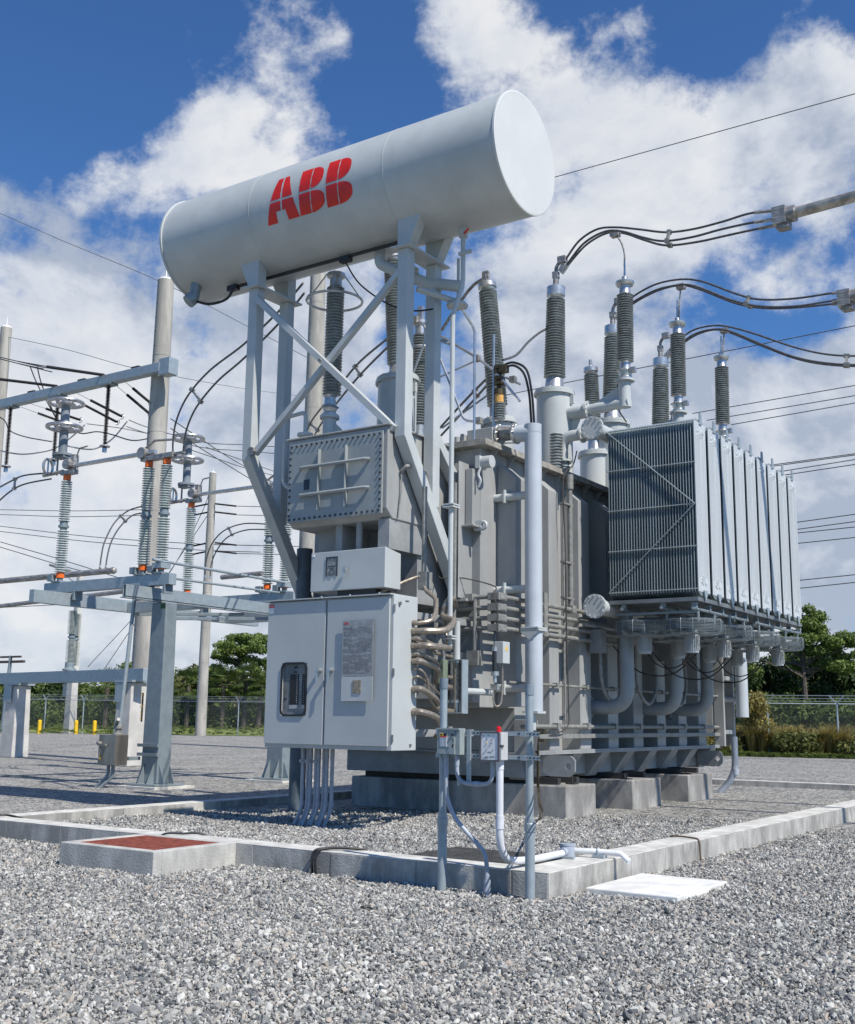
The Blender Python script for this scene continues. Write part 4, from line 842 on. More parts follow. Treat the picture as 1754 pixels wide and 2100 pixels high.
for x,y in ((-6.88,19.54),(-6.88,21.1),(-6.88,22.66),(-7.72,18.02),(-7.72,19.54),(-7.72,21.1),(-7.72,22.66)): dup(fc,(x+6.88,y-18.02,0),parent=T)
b=MB()
for y in (17.9,19.6,21.4):
    b.tube(spl([(-7.7,y+.1,2.8),(-7.55,y+.12,2.58),(-7.3,y+.14,2.48),(-7.05,y+.12,2.56),(-6.88,y+.1,2.78)],6),.011,6)
    b.tube(spl([(-8.4,y+.3,2.9),(-8.0,y+.5,2.45),(-7.4,y+.5,2.4),(-6.85,y+.3,2.75)],6),.012,6)
each('fan_cable',b,BLACK,T)
b=MB()
for y in (17.9,19.4,20.9): b.tube(spl([(-8.5,y,2.95),(-8.46,y,2.2),(-8.4,y+.35,1.92),(-8.42,y+.75,2.3),(-8.5,y+.8,3.0)],8),.032,8)
each('flexible_conduit',b,CONPIPE,T)
b=MB()
for y in (17.9,20.9,): b.box(-8.62,-8.42,y-.15,y+.1,2.75,3.15)
b.tube([(-8.5,17.3,3.2),(-8.5,23.5,3.2)],.03,6); part('junction_box',b,BASEP,T)
for y in (18.15,20.35,22.0):
    b=MB(); b.tube(bend([(-8.80,y,1.84),(-8.12,y,1.84),(-8.12,y,3.4)],.42,10),.125,20); flange(b,(-8.86,y,1.84),(1,0,0),.21,.05,12); b.cyl((-9.05,y,1.84),(-8.9,y,1.84),.13,n=16); part('return_pipe',b,mat('shaded_pipe_paint',(.28,.31,.325),.4,0,.06,2),T)  # pipe grey darkened to paint in the shade below the radiators
b=MB(); b.tube([(-8.28,24.55,1.72),(-8.28,24.55,3.6)],.135,20); b.box(-8.43,-8.13,24.4,24.7,2.95,3.0); b.tube([(-8.9,24.55,2.1),(-8.28,24.55,2.1)],.06,12); b.tube([(-8.28,24.55,3.5),(-8.28,23.5,3.5)],.11,12); part('oil_pipe',b,mat('pipe_paint',(.47,.51,.55)),T)
for y,x in ((24.45,-8.45),(24.4,-9.7)):
    b=MB(); b.tube(bend([(x,y,1.3),(x,y,.5),(x-.35,y-.1,.08)],.3),.07,12); b.cyl((x,y,.62),(x,y,.5),.08,n=14); part('pvc_conduit',b,PVC,T)
# ================================================================ alarm stand in front of the kerb
S=thing('alarm_stand','pair of galvanised pipe posts with struts carrying a grey switch box and an alarm panel','stand',(-5.6,9.3,0))
for x,y,zt in ((-6.085,9.30,1.99),(-5.16,9.34,1.93)):
    b=MB(); b.cyl((x,y,-.05),(x,y,.66),.045,n=20); b.cyl((x,y,.66),(x,y,zt-.05),.036,n=20); b.lathe((x,y,.60),(0,0,1),[(.05,0),(.052,.02),(.052,.07),(.044,.08),(.046,.12)],20); po=part('post',b,GALV,S)
    b=MB(); b.cyl((x,y,zt-.10),(x,y,zt),.042,n=20); part('cap',b,mat('cap_grey',(.20,.25,.29),.45),po)
for z in (1.475,1.262):
    b=MB(); b.box(-6.08,-5.0,9.225,9.23,z-.02,z+.02); b.box(-6.08,-5.0,9.231,9.255,z+.016,z+.02); b.box(-6.08,-5.0,9.231,9.255,z-.02,z-.016)
    for x in (-6.085,-5.16): b.ring((x,9.30,z),(0,0,1),.042,.008,16,6); b.box(x-.03,x+.03,9.215,9.224,z-.025,z+.025)
    part('strut',b,GALV,S)
b=MB()
for i in range(20): 
    x=-5.78+i*.04
    if -5.56<x<-5.24: continue
    for z in (1.475,1.262): b.box(x,x+.02,9.2235,9.2245,z-.006,z+.006)
part('strut_slot',b,BLACK,S)
b=MB(); b.box(-5.76,-5.72,9.205,9.224,1.0,1.50); b.box(-5.88,-5.865,9.23,9.25,.98,1.2); part('strut',b,GALV,S)
b=MB(); b.box(-6.04,-5.84,9.12,9.22,1.272,1.50); sb=part('switch_box',b,mat('switch_grey',(.30,.35,.35),.45,0,.06,5),S,bevel=.004)
b=MB(); b.box(-6.05,-5.79,9.11,9.223,1.50,1.515); b.box(-5.839,-5.79,9.13,9.222,1.272,1.498); part('hood',b,mat('switch_grey',(.3,.35,.35)),sb); b=MB(); b.cyl((-5.93,9.17,1.515),(-5.93,9.17,1.53),.03,n=16); part('hub',b,CONPIPE,sb)
b=MB(); b.box(-6.005,-5.925,9.116,9.1195,1.345,1.47); wl=part('warning_label',b,WHITE,sb); b=MB(); b.box(-6.005,-5.965,9.113,9.1155,1.441,1.468); part('yellow_mark',b,YEL,wl); b=MB(); b.box(-5.963,-5.925,9.113,9.1155,1.441,1.468); b.box(-5.995,-5.975,9.111,9.1125,1.447,1.462); part('black_mark',b,BLACK,wl); b=MB(); b.box(-6.003,-5.927,9.113,9.1155,1.430,1.439); part('red_mark',b,RED,wl)
b=MB()
for i in range(8):
    for x in (-6.0,-5.962): b.box(x,x+.03,9.1145,9.1155,1.352+i*.0088,1.354+i*.0088)
part('small_print',b,mat('print_grey',(.3,.3,.3),.6),wl)
b=MB(); b.cyl((-5.862,9.12,1.455),(-5.862,9.105,1.455),.010,n=12); b.bar((-5.862,9.105,1.42),(-5.85,9.105,1.395),.006,.006); b.bar((-5.85,9.105,1.37),(-5.86,9.105,1.335),.01,.006); part('lever',b,BLACK,sb)
b=MB(); b.box(-5.515,-5.32,9.10,9.222,1.235,1.485); ab=part('alarm_panel',b,mat('panel_case',(.52,.53,.54),.4,0,.04,5),S,bevel=.006)
b=MB(); x0,x1,z0,z1=-5.545,-5.335,1.222,1.492
b.box(x0,x1,9.083,9.098,z0,z0+.016); b.box(x0,x1,9.083,9.098,z1-.016,z1); b.box(x0,x0+.016,9.083,9.098,z0+.016,z1-.016); b.box(x1-.016,x1,9.083,9.098,z0+.016,z1-.016); part('panel_frame',b,mat('smoked_frame',(.12,.11,.13),.3,0,.1,6),ab)
b=MB(); b.box(x0+.016,x1-.016,9.09,9.096,z0+.016,z1-.016); part('panel_face',b,WHITE,ab)
def dots(name,pts,mt,r=.006):
    b=MB()
    for x,z in pts: b.cyl((x,9.0895,z),(x,9.084,z),r,n=10)
    part(name,b,mt,ab)
dots('green_lamp',[(-5.45,1.455)],mat('green_lamp',(.02,.3,.1),.3)); dots('yellow_lamp',[(-5.47,1.385)],YEL); dots('knob',[(-5.47,1.42),(-5.42,1.42),(-5.42,1.385),(-5.475,1.325),(-5.405,1.325),(-5.505,1.45),(-5.505,1.25),(-5.505,1.29)],BLACK,.004)
b=MB(); b.bar((-5.50,9.0885,1.29),(-5.39,9.0885,1.44),.002,.001,(0,1,0)); b.box(-5.46,-5.415,9.088,9.0895,1.306,1.310); b.box(-5.49,-5.455,9.088,9.0895,1.252,1.268); b.box(-5.44,-5.38,9.088,9.0895,1.262,1.270); part('panel_print',b,mat('print_grey',(.3,.3,.3)),ab)
b=MB(); b.cyl((-5.39,9.17,1.485),(-5.39,9.17,1.50),.026,n=16); b.lathe((-5.39,9.17,1.50),(0,0,1),[(.022,0),(.022,.03),(.015,.038),(.004,.042)],16); part('beacon',b,REDG,ab)
b=MB(); b.box(-5.335,-5.305,9.10,9.12,1.35,1.375); part('latch',b,STEELB,ab)
b=MB(); b.tube(bend([(-5.85,9.18,1.27),(-5.85,9.18,1.01),(-5.46,9.18,1.01),(-5.46,9.18,1.235)],.17,10),.019,12); b.cyl((-5.66,9.18,1.01),(-5.60,9.18,1.01),.024,n=12); b.cyl((-5.85,9.18,1.27),(-5.85,9.18,1.17),.023,n=12); part('pvc_conduit',b,PVC,S)
b=MB(); b.tube(spl([(-5.975,9.19,1.27),(-5.975,9.19,.95),(-5.965,9.2,.85),(-5.90,9.22,.70),(-5.77,9.24,.56),(-5.62,9.26,.42),(-5.575,9.26,.32),(-5.565,9.26,.2),(-5.565,9.26,.10)],8),.021,12); b.cyl((-5.565,9.26,-.05),(-5.565,9.26,.08),.029,n=14); b.cyl((-5.565,9.26,.05),(-5.565,9.26,.15),.034,n=14); b.cyl((-5.565,9.26,.15),(-5.565,9.26,.2),.026,n=12); part('pvc_conduit',b,PVC,S)
b=MB(); b.tube(bend([(-5.395,9.2,1.235),(-5.395,9.2,.34),(-5.42,9.75,.29),(-5.435,10.55,.29)],.28,10),.034,16); b.cyl((-5.395,9.2,.74),(-5.395,9.2,.62),.040,n=16); b.cyl((-5.395,9.2,1.235),(-5.395,9.2,1.15),.038,n=16); part('pvc_conduit',b,WPVC,S)
b=MB(); b.cyl((-5.435,10.62,.245),(-5.435,10.62,.36),.075,n=20); b.cyl((-5.435,10.62,.36),(-5.435,10.62,.375),.08,n=20); b.tube([(-5.435,10.5,.30),(-5.435,10.74,.30)],.045,12); part('junction_box',b,PVC,S)
b=MB(); b.tube([(-5.43,10.72,.30),(-5.17,10.80,.30),(-4.96,10.86,.29),(-4.86,10.84,.22)],.03,12); part('pvc_conduit',b,mat('white_pipe',(.74,.75,.76),.4),S)
b=MB(); b.bar((-5.55,10.50,.225+.02),(-5.30,10.50,.245),.04,.04); b.cbox((-5.16,10.79,.26),.12,.09,.03); b.ring((-5.18,10.80,.30),(1,.3,0),.038,.01,14,6); part('clamp',b,GALV,S)
# steel post cluster (dark pipes behind the right post)
b=MB(); g1=at(1104,1680,'z',.12); b.tube(spl([(-5.07,9.34,1.45),(-5.09,9.36,1.0),(-5.11,9.45,.75),tuple(g1)],6),.009,6); b.tube(spl([(-5.06,9.33,1.4),(-5.075,9.36,.95),(-5.12,9.5,.72),(g1.x-.1,g1.y,.1)],6),.007,6)
b.cbox((-5.0,9.28,1.50),.08,.05,.05); b.cbox((-5.0,9.28,1.42),.07,.04,.03); part('earth_wire',b,mat('bronze_clamp',(.13,.1,.06)),S)
# ================================================================ disconnect switch yard on the left
DS=thing('disconnect_switch','high galvanised stand of beams carrying striped green insulators with orange caps and switch blades','switch stand',(-19.6,20,0))
for x,y in ((-19.6,18.15),(-19.4,22.1)):
    b=MB(); 
    P4=[(x-.27,y-.2),(x+.27,y-.2),(x+.27,y+.2),(x-.27,y+.2)]; k=.86
    b.add([(px,py,.1) for px,py in P4]+[(x+(px-x)*k,y+(py-y)*k,4.15) for px,py in P4],[(0,3,2,1),(4,5,6,7),(0,1,5,4),(1,2,6,5),(2,3,7,6),(3,0,4,7)])
    c=part('column',b,GALVD,DS,bevel=.02)
    b=MB(); b.box(x-.48,x+.48,y-.45,y+.45,.06,.10)
    for a in (-1,1):
        for q in (-.15,.15): b.prism([(x+a*.27,y+q,.1),(x+a*.45,y+q,.1),(x+a*.26,y+q,.55)],(0,.015,0)); b.prism([(x+q,y+a*.2,.1),(x+q,y+a*.4,.1),(x+q,y+a*.2,.55)],(.015,0,0))
    part('base_plate',b,GALVD,c); b=MB(); b.box(x-.65,x+.65,y-.6,y+.6,-.05,.05); part('footing',b,CONCT,c)
# beams
b=MB()
for x in (-19.6,):
    b.box(x-.09,x+.09,16.9,24.3,4.16,4.18); b.box(x-.09,x+.09,16.9,24.3,4.44,4.46); b.box(x-.012,x+.012,16.9,24.3,4.181,4.439); b.box(x+.085,x+.09,16.9,24.3,4.2,4.44)
part('long_beam',b,GALV,DS)
b=MB()
for x in (-22.4,): b.box(x-.09,x+.09,16.6,20.6,4.16,4.46)
for x in (-17.9,): pass
b.box(-22.3,-19.7,19.4,19.6,4.14,4.40); b.box(-22.3,-19.7,22.9,23.1,4.14,4.40); b.box(-22.5,-22.3,19.8,24.3,4.16,4.4)
for y in (20.6,22): b.bar((-22.3,y-1,4.12),(-19.7,y+.3,4.12),.08,.08)
each('lower_beam',b,GALV,DS,bevel=.006)
def ins(x,y,z0,z1,parent,ns=18,r=.145,caps=True,mt=PORL):
    zm=(z0+z1)/2; h=.13; b=MB(); b.sheds((x,y,z0+h),(x,y,zm-.09),.08,r,ns,20,1); b.sheds((x,y,zm+.11),(x,y,z1-h),.078,r*.96,ns,20,1)
    o=part('insulator',b,mt,parent)
    b=MB(); b.lathe((x,y,zm-.10),(0,0,1),[(.07,0),(.09,.03),(.09,.06),(.13,.07),(.13,.12),(.10,.125),(.10,.2),(.07,.22)],18); part('joint',b,GALVD,o)
    if caps:
        b=MB(); b.cyl((x,y,z0),(x,y,z0+h-.01),.10,n=18); b.cyl((x,y,z1-h+.01),(x,y,z1),.095,n=18); part('end_cap',b,ORAN,o)
    return o
for y,zb_ in ((17.75,4.88),(22.0,4.88)):
    b=MB(); b.box(-23.35,-18.95,y-.11,y+.11,4.50,4.76); part('phase_beam',b,GALV,DS,bevel=.008)
    b=MB()
    for x in (-22.9,-19.95,-19.35): b.box(x-.16,x+.16,y-.14,y+.14,4.762,4.80); b.cyl((x,y,4.80),(x,y,zb_),.07,n=12); b.box(x-.27,x-.1,y-.17,y-.05,4.80,4.95)
    for x in (-23.1,-22.2,-19.7,-19.1): b.box(x-.03,x+.03,y-.13,y+.13,4.30,4.50)
    part('base_bracket',b,GALVD,DS)
    for x in (-22.9,-19.95,-19.35): ins(x,y,zb_,7.45,DS)
    b=MB(); b.tube([(-22.6,y-.05,7.66),(-19.7,y-.05,7.66)],.055,12); bl=part('switch_blade',b,ALU,DS)
    b=MB(); b.box(-23.05,-22.55,y-.1,y+.06,7.46,7.56); b.box(-20.15,-19.1,y-.1,y+.08,7.47,7.58); b.cyl((-22.75,y-.2,7.7),(-22.75,y+.1,7.7),.13,n=16); b.box(-22.72,-22.6,y-.08,y+.08,7.56,7.95); b.tube([(-22.6,y,7.9),(-22.5,y,8.1),(-22.2,y,8.12)],.02,6); b.cyl((-20.1,y-.15,7.66),(-20.1,y+.05,7.66),.14,n=14); b.tube([(-20.2,y,7.75),(-19.8,y,7.95),(-19.2,y,7.9)],.03,6); b.box(-19.2,-18.8,y-.05,y+.05,7.52,7.57); b.tube([(-23.7,y-.1,7.52),(-23.0,y-.05,7.56)],.05,8); each('contact',b,ALUD,bl)
    b=MB(); b.ring((-23.55,y-.1,7.72),(1,0.35,0),.20,.035,28,8); b.bar((-23.55,y-.1,7.5),(-23.55,y-.1,7.9),.03,.03); part('corona_ring',b,RING,bl)
    b=MB(); X=-23.15; b.cyl((X,y,8.02),(X,y,9.45),.11,n=18); b.cyl((X,y,7.98),(X,y,8.04),.24,n=18); b.box(X-.2,X+.2,y-.12,y+.12,7.92,7.97); b.box(X-.18,X-.15,y-.02,y+.02,7.5,7.95); part('post_tube',b,mat('dark_tube_grey',(.22,.25,.28),.5),bl)
    for z in (8.72,9.36):
        b=MB(); b.ring((X,y,z),(0,0,1),.42,.05,36,8); b.lathe((X,y,z-.1),(0,0,1),[(.12,0),(.24,.05),(.24,.08)],16)
        for a in (0,90,180,270): b.tube([(X+.2*math.cos(R(a)),y+.2*math.sin(R(a)),z-.02),(X+.4*math.cos(R(a)),y+.4*math.sin(R(a)),z)],.015,6)
        part('grading_ring',b,RING,bl)
b=MB(); b.tube([(-19.25,17.4,5.05),(-19.25,22.3,5.0)],.035,10); b.tube([(-19.45,17.9,4.72),(-19.4,22.3,4.75)],.03,10); b.cbox((-19.35,17.75,4.95),.3,.3,.12); b.cbox((-19.35,22.0,4.95),.3,.3,.12); each('operating_rod',b,GALV,DS)
b=MB(); b.tube([(-19.95,17.55,4.2),(-20.08,17.45,1.3)],.045,12); part('drive_shaft',b,GALV,DS)
b=MB(); b.box(-20.5,-19.95,17.25,17.62,.50,1.16); ob=part('operator_box',b,STEELB,DS,bevel=.01); b=MB(); b.lathe((-20.08,17.42,1.16),(0,0,1),[(.12,0),(.12,.03),(.07,.05),(.07,.12),(.1,.14),(.1,.2),(.06,.22)],16); b.tube([(-20.15,17.42,1.4),(-19.95,17.3,1.5)],.04,8); b.box(-20.43,-20.2,17.18,17.24,.92,.96); b.cyl((-20.43,17.25,.97),(-20.43,17.15,.97),.04,n=10); b.tube([(-20.35,17.2,.92),(-20.42,17.2,.62)],.012,6); part('handle',b,CONPIPE,ob)
b=MB(); b.box(-20.46,-20.41,17.24,17.249,.62,.72); part('label_plate',b,YEL,ob)
b=MB(); b.box(-20.0,-19.9,17.62,17.95,.6,.68); b.box(-19.95,-19.3,17.88,17.949,.9,.97); b.box(-19.95,-19.3,17.88,17.949,.7,.77); b.tube(bend([(-20.3,17.4,.5),(-20.3,17.4,.25),(-20.6,17.3,-.02)],.1),.04,8); b.tube(bend([(-20.15,17.4,.5),(-20.15,17.4,.25),(-20.4,17.25,-.02)],.1),.04,8); part('bracket',b,GALVD,ob)
b=MB(); b.box(-19.905,-19.895,17.90,17.945,1.45,2.1); nbp=part('number_strip',b,BLACK,DS)
for i,ch in enumerate('81M68'): txt(ch,.13,(-19.93,17.895,2.0-i*.13),(90,0,0),YEL,nbp,sx=.7)
b=MB(); b.box(-19.5,-19.36,17.93,17.944,4.0,4.12); part('number_plate',b,mat('green_plate',(.03,.12,.05),.5),DS)
# concrete piers with the box beam on them and hanging insulators
PB=thing('low_bus_support','two square pale concrete piers joined by a flat galvanised beam','bus support',(-31,26,0))
pA=at(28,1553,'z',0); pB=at(262,1571,'z',0)
for p,w in ((pA,.74),(pB,.78)):
    b=MB(); k=.82; q=[(-w/2,-w/2),(w/2,-w/2),(w/2,w/2),(-w/2,w/2)]; zt_=2.62
    b.add([(p.x+u,p.y+v,0) for u,v in q]+[(p.x+u*k,p.y+v*k,zt_) for u,v in q],[(0,3,2,1),(4,5,6,7),(0,1,5,4),(1,2,6,5),(2,3,7,6),(3,0,4,7)]); c=part('pier',b,mat('pier_concrete',(.55,.535,.50),.85,0,.08,2,.1,30),PB,bevel=.03)
    b=MB(); b.box(p.x-.42,p.x+.42,p.y-.4,p.y+.4,2.63,2.70); b.box(p.x-.37,p.x+.1,p.y-.385,p.y-.37,2.0,2.62); part('bracket',b,GALV,c)
d=(pB-pA).normalized(); b=MB(); b.bar(pA-d*4+Vector((0,0,2.93)),pB+d*.9+Vector((0,0,2.86)),.32,.40); part('beam',b,GALV,PB,bevel=.01)
for dx,zt_ in ((0,5.35),(-.55,5.35)):
    c=pA+(pB-pA)*(.47+(.0 if dx==0 else -.10)); b=MB(); o=ins(c.x,c.y+dx*-1.2,3.2,zt_,PB,20,.17,False,mt=PORL)
b=MB(); c=pA+(pB-pA)*.47; b.lathe((c.x,c.y,3.1),(0,0,1),[(.24,0),(.24,.05),(.16,.1),(.16,.28),(.1,.3)],16); b.box(c.x-.3,c.x+.3,c.y-.22,c.y+.22,2.68,2.73); part('insulator_base',b,GALVD,PB)
# rigid bus tubes of the left yard
def tubething(name,pts,r,mt,label,cat,group=None,n=10,extra=None):
    b=MB(); b.tube(pts,r,n); 
    if extra: extra(b)
    return solo(name,b,mt,label,cat,group)
p,q=at(-700,1258,'y',20.5),at(232,1170,'y',20.5); 
tubething('bus_tube',[p,q],.085,ALUD,'round ended aluminium bus tube above the left insulator stand','bus tube','rigid bus tubes',12,lambda b:b.lathe(q,(q-p),[(.09,-.05),(.1,0),(.08,.07),(.03,.1)],12))
p2,q2=at(-500,1302,'y',26),at(305,1207,'y',26); tubething('bus_tube',[p2,q2],.08,ALUD,'lower aluminium bus tube passing behind the big concrete pole','bus tube','rigid bus tubes',12)
p3,q3=at(455,1184,'y',27),at(538,1176,'y',27); tubething('bus_tube',[p3,q3],.085,ALUD,'short aluminium bus tube end behind the operating rods','bus tube','rigid bus tubes',12)
def twin(name,ptsA,ptsB,label,r=.022,spac=None,group='twin cables between equipment',clr=CABLE,boots=True):
    t=thing(name,label,'cable pair',tuple(ptsA[0]),group)
    A=spl(ptsA,8);B=spl(ptsB,8)
    for P_ in (A,B):
        b=MB(); b.tube(P_,r,8); part('conductor',b,clr,t)
        if boots: b=MB(); b.tube([P_[-1],P_[-3]],r*1.5,8); part('sleeve',b,ALU,t)
    for f in (spac or []):
        i=int(f*(len(A)-1)); a,c=A[i],B[i]; b=MB(); b.bar(a,c,.05,.05); b.bar(a-(c-a)*.12,a+(c-a)*.12,.09,.09); b.bar(c-(c-a)*.12,c+(c-a)*.12,.09,.09); part('spacer',b,ALUD,t)
    return t
def pth(seq): return [at(px,py,'y',y) for px,py,y in seq]
twin('twin_conductor',pth([(622,580,15.0),(570,640,15.6),(500,706,16.3),(430,760,16.9),(385,812,17.3),(362,862,17.6),(355,905,17.7),(355,928,17.75)]),pth([(625,600,15.0),(575,660,15.6),(500,735,16.3),(445,783,16.9),(403,835,17.3),(383,880,17.6),(377,915,17.7),(375,935,17.75)]),'twin dark cables curving from under the oil tank down to the near switch',spac=[.55])
twin('twin_conductor',pth([(795,694,15.6),(735,745,17),(690,800,18),(640,862,20),(622,905,21.5)]),pth([(800,707,15.6),(745,762,17),(700,815,18),(655,875,20),(633,920,21.5)]),'twin dark cables rising behind the cross braces',spac=[.3,.8],boots=False)
twin('twin_conductor',pth([(1010,765,15.9),(960,815,17),(900,880,18)]),pth([(1012,775,15.9),(965,828,17),(905,893,18)]),'twin cables dropping left from the leaning bushing',boots=False,spac=[.4])
twin('twin_conductor',pth([(100,970,17.7),(50,975,17.9),(20,988,18.1),(-20,1010,18.5)]),pth([(105,982,17.7),(50,993,17.9),(18,1010,18.1),(-15,1040,18.5)]),'twin cables leaving the frame edge from the near corona ring',spac=[.55],boots=False)
twin('twin_conductor',pth([(292,1038,22),(262,1048,21.8),(235,1072,21.5),(215,1110,21),(208,1140,20.7),(205,1165,20.5)]),pth([(292,1052,22),(270,1058,21.8),(245,1082,21.5),(228,1112,21),(220,1142,20.7),(217,1165,20.5)]),'twin cables arching down to the round ended bus tube',spac=[.3])
twin('twin_conductor',pth([(548,1075,27),(500,1074,27),(460,1088,27),(435,1115,27),(423,1150,27),(421,1185,27)]),pth([(548,1086,27),(505,1087,27),(468,1101,27),(447,1125,27),(434,1155,27),(431,1187,27)]),'twin cables arching in front of the small far pole',spac=[.35])
# ================================================================ concrete poles, dead-end beam and lines
def pole(label,foot,top_z,r0,r1,lean=0,group='round concrete poles'):
    t=thing('concrete_pole',label,'pole',tuple(foot),group); b=MB(); b.cyl((foot[0],foot[1],-.1),(foot[0],foot[1],top_z),r0,r1,n=32); sh=part('shaft',b,CONCP,t)
    b=MB(); b.lathe((foot[0],foot[1],top_z),(0,0,1),[(r1*.98,0),(r1*.9,.06),(.03,.14),(.02,.5)],20); part('pole_cap',b,WHITE,t)
    b=MB()
    for z in np.arange(3,top_z-1,2.9): b.ring((foot[0],foot[1],z),(0,0,1),r0+(r1-r0)*z/top_z,.008,32,4)
    part('joint_ring',b,CONPIPE,t)
    b=MB(); r_=lambda z:r0+(r1-r0)*z/top_z
    for k,z in enumerate(np.arange(1.2,top_z-.5,.55)): b.cyl((foot[0]-.55*r_(z)*.3,foot[1]-r_(z)*.95,z),(foot[0]-.55*r_(z)*.3,foot[1]-r_(z)*1.02-.01,z),.018,n=6)
    part('bolt_hole',b,BLACK,t)
    return t
bp=at(316,1000,'y',27.5); BPT=at(343,575,'y',27.5).z
big=pole('biggest round concrete pole, carrying the galvanised beam',(bp.x,bp.y,0),BPT,.45,.30)
p=at(648,700,'y',44); pole('tall round concrete pole behind the cross braces under the oil tank',(p.x,p.y,0),at(652,540,'y',44).z,.62,.40)
p=at(-6,900,'y',29); pole('beige concrete pole cut by the left edge of the view',(p.x,p.y,0),at(5,675,'y',29).z,.32,.24)
p=at(411,1509,'z',0); q=at(437,970,'y',p.y); pole('small far concrete pole with crossed line insulators',(p.x,p.y,0),q.z,.46,.30)
# lamp pole
p=at(142,1504,'z',0); zt_=at(172,1180,'y',p.y).z; LP=thing('lamp_pole','slim square pale pole with one lamp arm near the fence','lamp post',(p.x,p.y,0))
b=MB(); b.add([(p.x-.38,p.y-.38,0),(p.x+.38,p.y-.38,0),(p.x+.38,p.y+.38,0),(p.x-.38,p.y+.38,0),(p.x-.2,p.y-.2,zt_),(p.x+.2,p.y-.2,zt_),(p.x+.2,p.y+.2,zt_),(p.x-.2,p.y+.2,zt_)],[(0,3,2,1),(4,5,6,7),(0,1,5,4),(1,2,6,5),(2,3,7,6),(3,0,4,7)]); part('shaft',b,mat('pier_concrete',(.55,.535,.5)),LP)
b=MB(); b.tube(spl([(p.x,p.y,zt_-.6),(p.x-1.0,p.y-.2,zt_-.3),(p.x-1.5,p.y-.3,zt_+.4)],5),.05,6); part('lamp_arm',b,GALVD,LP); b=MB(); b.bar((p.x-1.2,p.y-.2,zt_+.45),(p.x-3.4,p.y-.5,zt_+1.1),.5,.22); part('lamp_head',b,CONPIPE,LP,bevel=.05)
b=MB(); b.cbox((p.x-.6,p.y-.1,3.6),.5,.4,1.1); part('control_box',b,GALVD,LP)
# dead-end beam on the big pole with polymer insulators and jumpers
DB=thing('line_beam','long galvanised box beam running left from the big pole, hung with black insulators','beam',(bp.x,27.2,10))
a_=at(333,756,'y',27.0); c_=at(-40,838,'y',27.0); zc=(a_.z+c_.z)/2
b=MB(); b.box(c_.x,a_.x,26.83,27.17,zc-.17,zc+.17); b.box(a_.x-.05,a_.x+.5,26.85,27.3,zc-.3,zc+.3); part('beam_body',b,GALV,DB,bevel=.01)
Lp=lambda a,b_: (a/2.813,574.3+b_/2.813)
def polymer(seq,rr=.045,parent=DB,sh=.075):
    (p0,p1)=seq; b=MB(); p0=Vector(p0);p1=Vector(p1); n_=max(8,int((p1-p0).length/.055)); b.sheds(p0,p1,.03,sh,n_,10,1); return part('polymer_insulator',b,BLACK,parent)
for x_,yy in ((628,600),(335,690),(62,740)):
    t0=at(*Lp(x_,yy),'y',27.0); t1=Vector((t0.x,27.0,t0.z-2.5)); o=polymer((t0,t1),sh=.085); b=MB(); b.ring(t1+Vector((0,0,.1)),(0,0,1),.17,.03,20,6); b.cbox(t1-Vector((0,0,.05)),.12,.12,.15); part('ring_clamp',b,RING,o)
    b=MB(); b.box(t0.x-.3,t0.x+.3,26.8,27.2,zc-.23,zc-.172); part('hanger_plate',b,GALVD,DB)
for a0,a1 in (((600,548),(270,500)),((330,612),(-60,565))):
    p0=at(*Lp(*a0),'y',27.0); p1=at(*Lp(*a1),'y',24.0); polymer((p0,p1),sh=.06); 
for a0,a1 in (((720,585),(872,712)),((672,610),(868,775)),((440,650),(705,788)),((390,670),(680,822)),((175,712),(465,808)),((120,732),(440,848))):
    p0=at(*Lp(*a0),'y',27.2); p1=at(*Lp(*a1),'y',29.6); mid=p0.lerp(p1,.3); b=MB(); b.tube([p0,mid],.012,6); part('link',b,ALU,DB); o=polymer((mid,p1),sh=.058); b=MB(); b.ring(p1,(p1-p0),.11,.014,16,6); part('ring_clamp',b,RING,o)
b=MB()
for x_ in (790,480,190): t0=at(*Lp(x_,490 if x_==790 else 560 if x_==480 else 628),'y',27.0); b.box(t0.x-.2,t0.x+.2,26.9,27.1,zc+.17,zc+.26)
each('clip',b,BLACK,DB)
def wire(seq,r,label,mt=CABLE,cat='wire',group='overhead wires',n=10):
    b=MB(); b.tube(spl(seq,n) if len(seq)>2 else seq,r,5); return solo('overhead_wire',b,mt,label,cat,group)
def W2(seq,y0,y1,r,label,mt=CABLE,group='overhead wires'):
    k=len(seq); P=[at(px,py,'y',y0+(y1-y0)*i/(k-1)) for i,(px,py) in enumerate(seq)]
    if seq[-1][0]>=1750 and group=='overhead wires': d=(P[-1]-P[-2]).normalized(); P.append(P[-1]+d*45)      # the wires run on past the view
    if seq[0][0]<=2 and group=='overhead wires': d=(P[0]-P[1]).normalized(); P.insert(0,P[0]+d*35)
    return wire(P,r,label,mt,group=group)
jump=[([(-10,785),(30,815),(60,870),(150,905),(300,932)],'long dark jumper sagging from the left edge to the stand'),([(0,985),(120,1005),(230,995),(320,970),(420,900),(490,835)],'pale jumper loop hanging lowest at the left'),([(380,955),(480,975),(560,970),(650,915),(735,815)],'pale jumper loop hanging right of the gray post'),([(385,850),(470,885),(560,875),(640,890),(760,925),(855,915)],'dark twin jumper between the insulator strings and pole'),
 ([(175,500),(215,600),(270,700),(320,790)],'grey dropper from the strain insulator to the ring'),([(215,500),(240,600),(290,720),(325,800)],'second grey dropper beside the first')]
for s_,lb in jump: W2([Lp(*q) for q in s_],27,28.5,.026 if 'pale' not in lb else .03,lb,ALU if 'pale' in lb else CABLE,'jumpers on the line beam')
_cnt={}
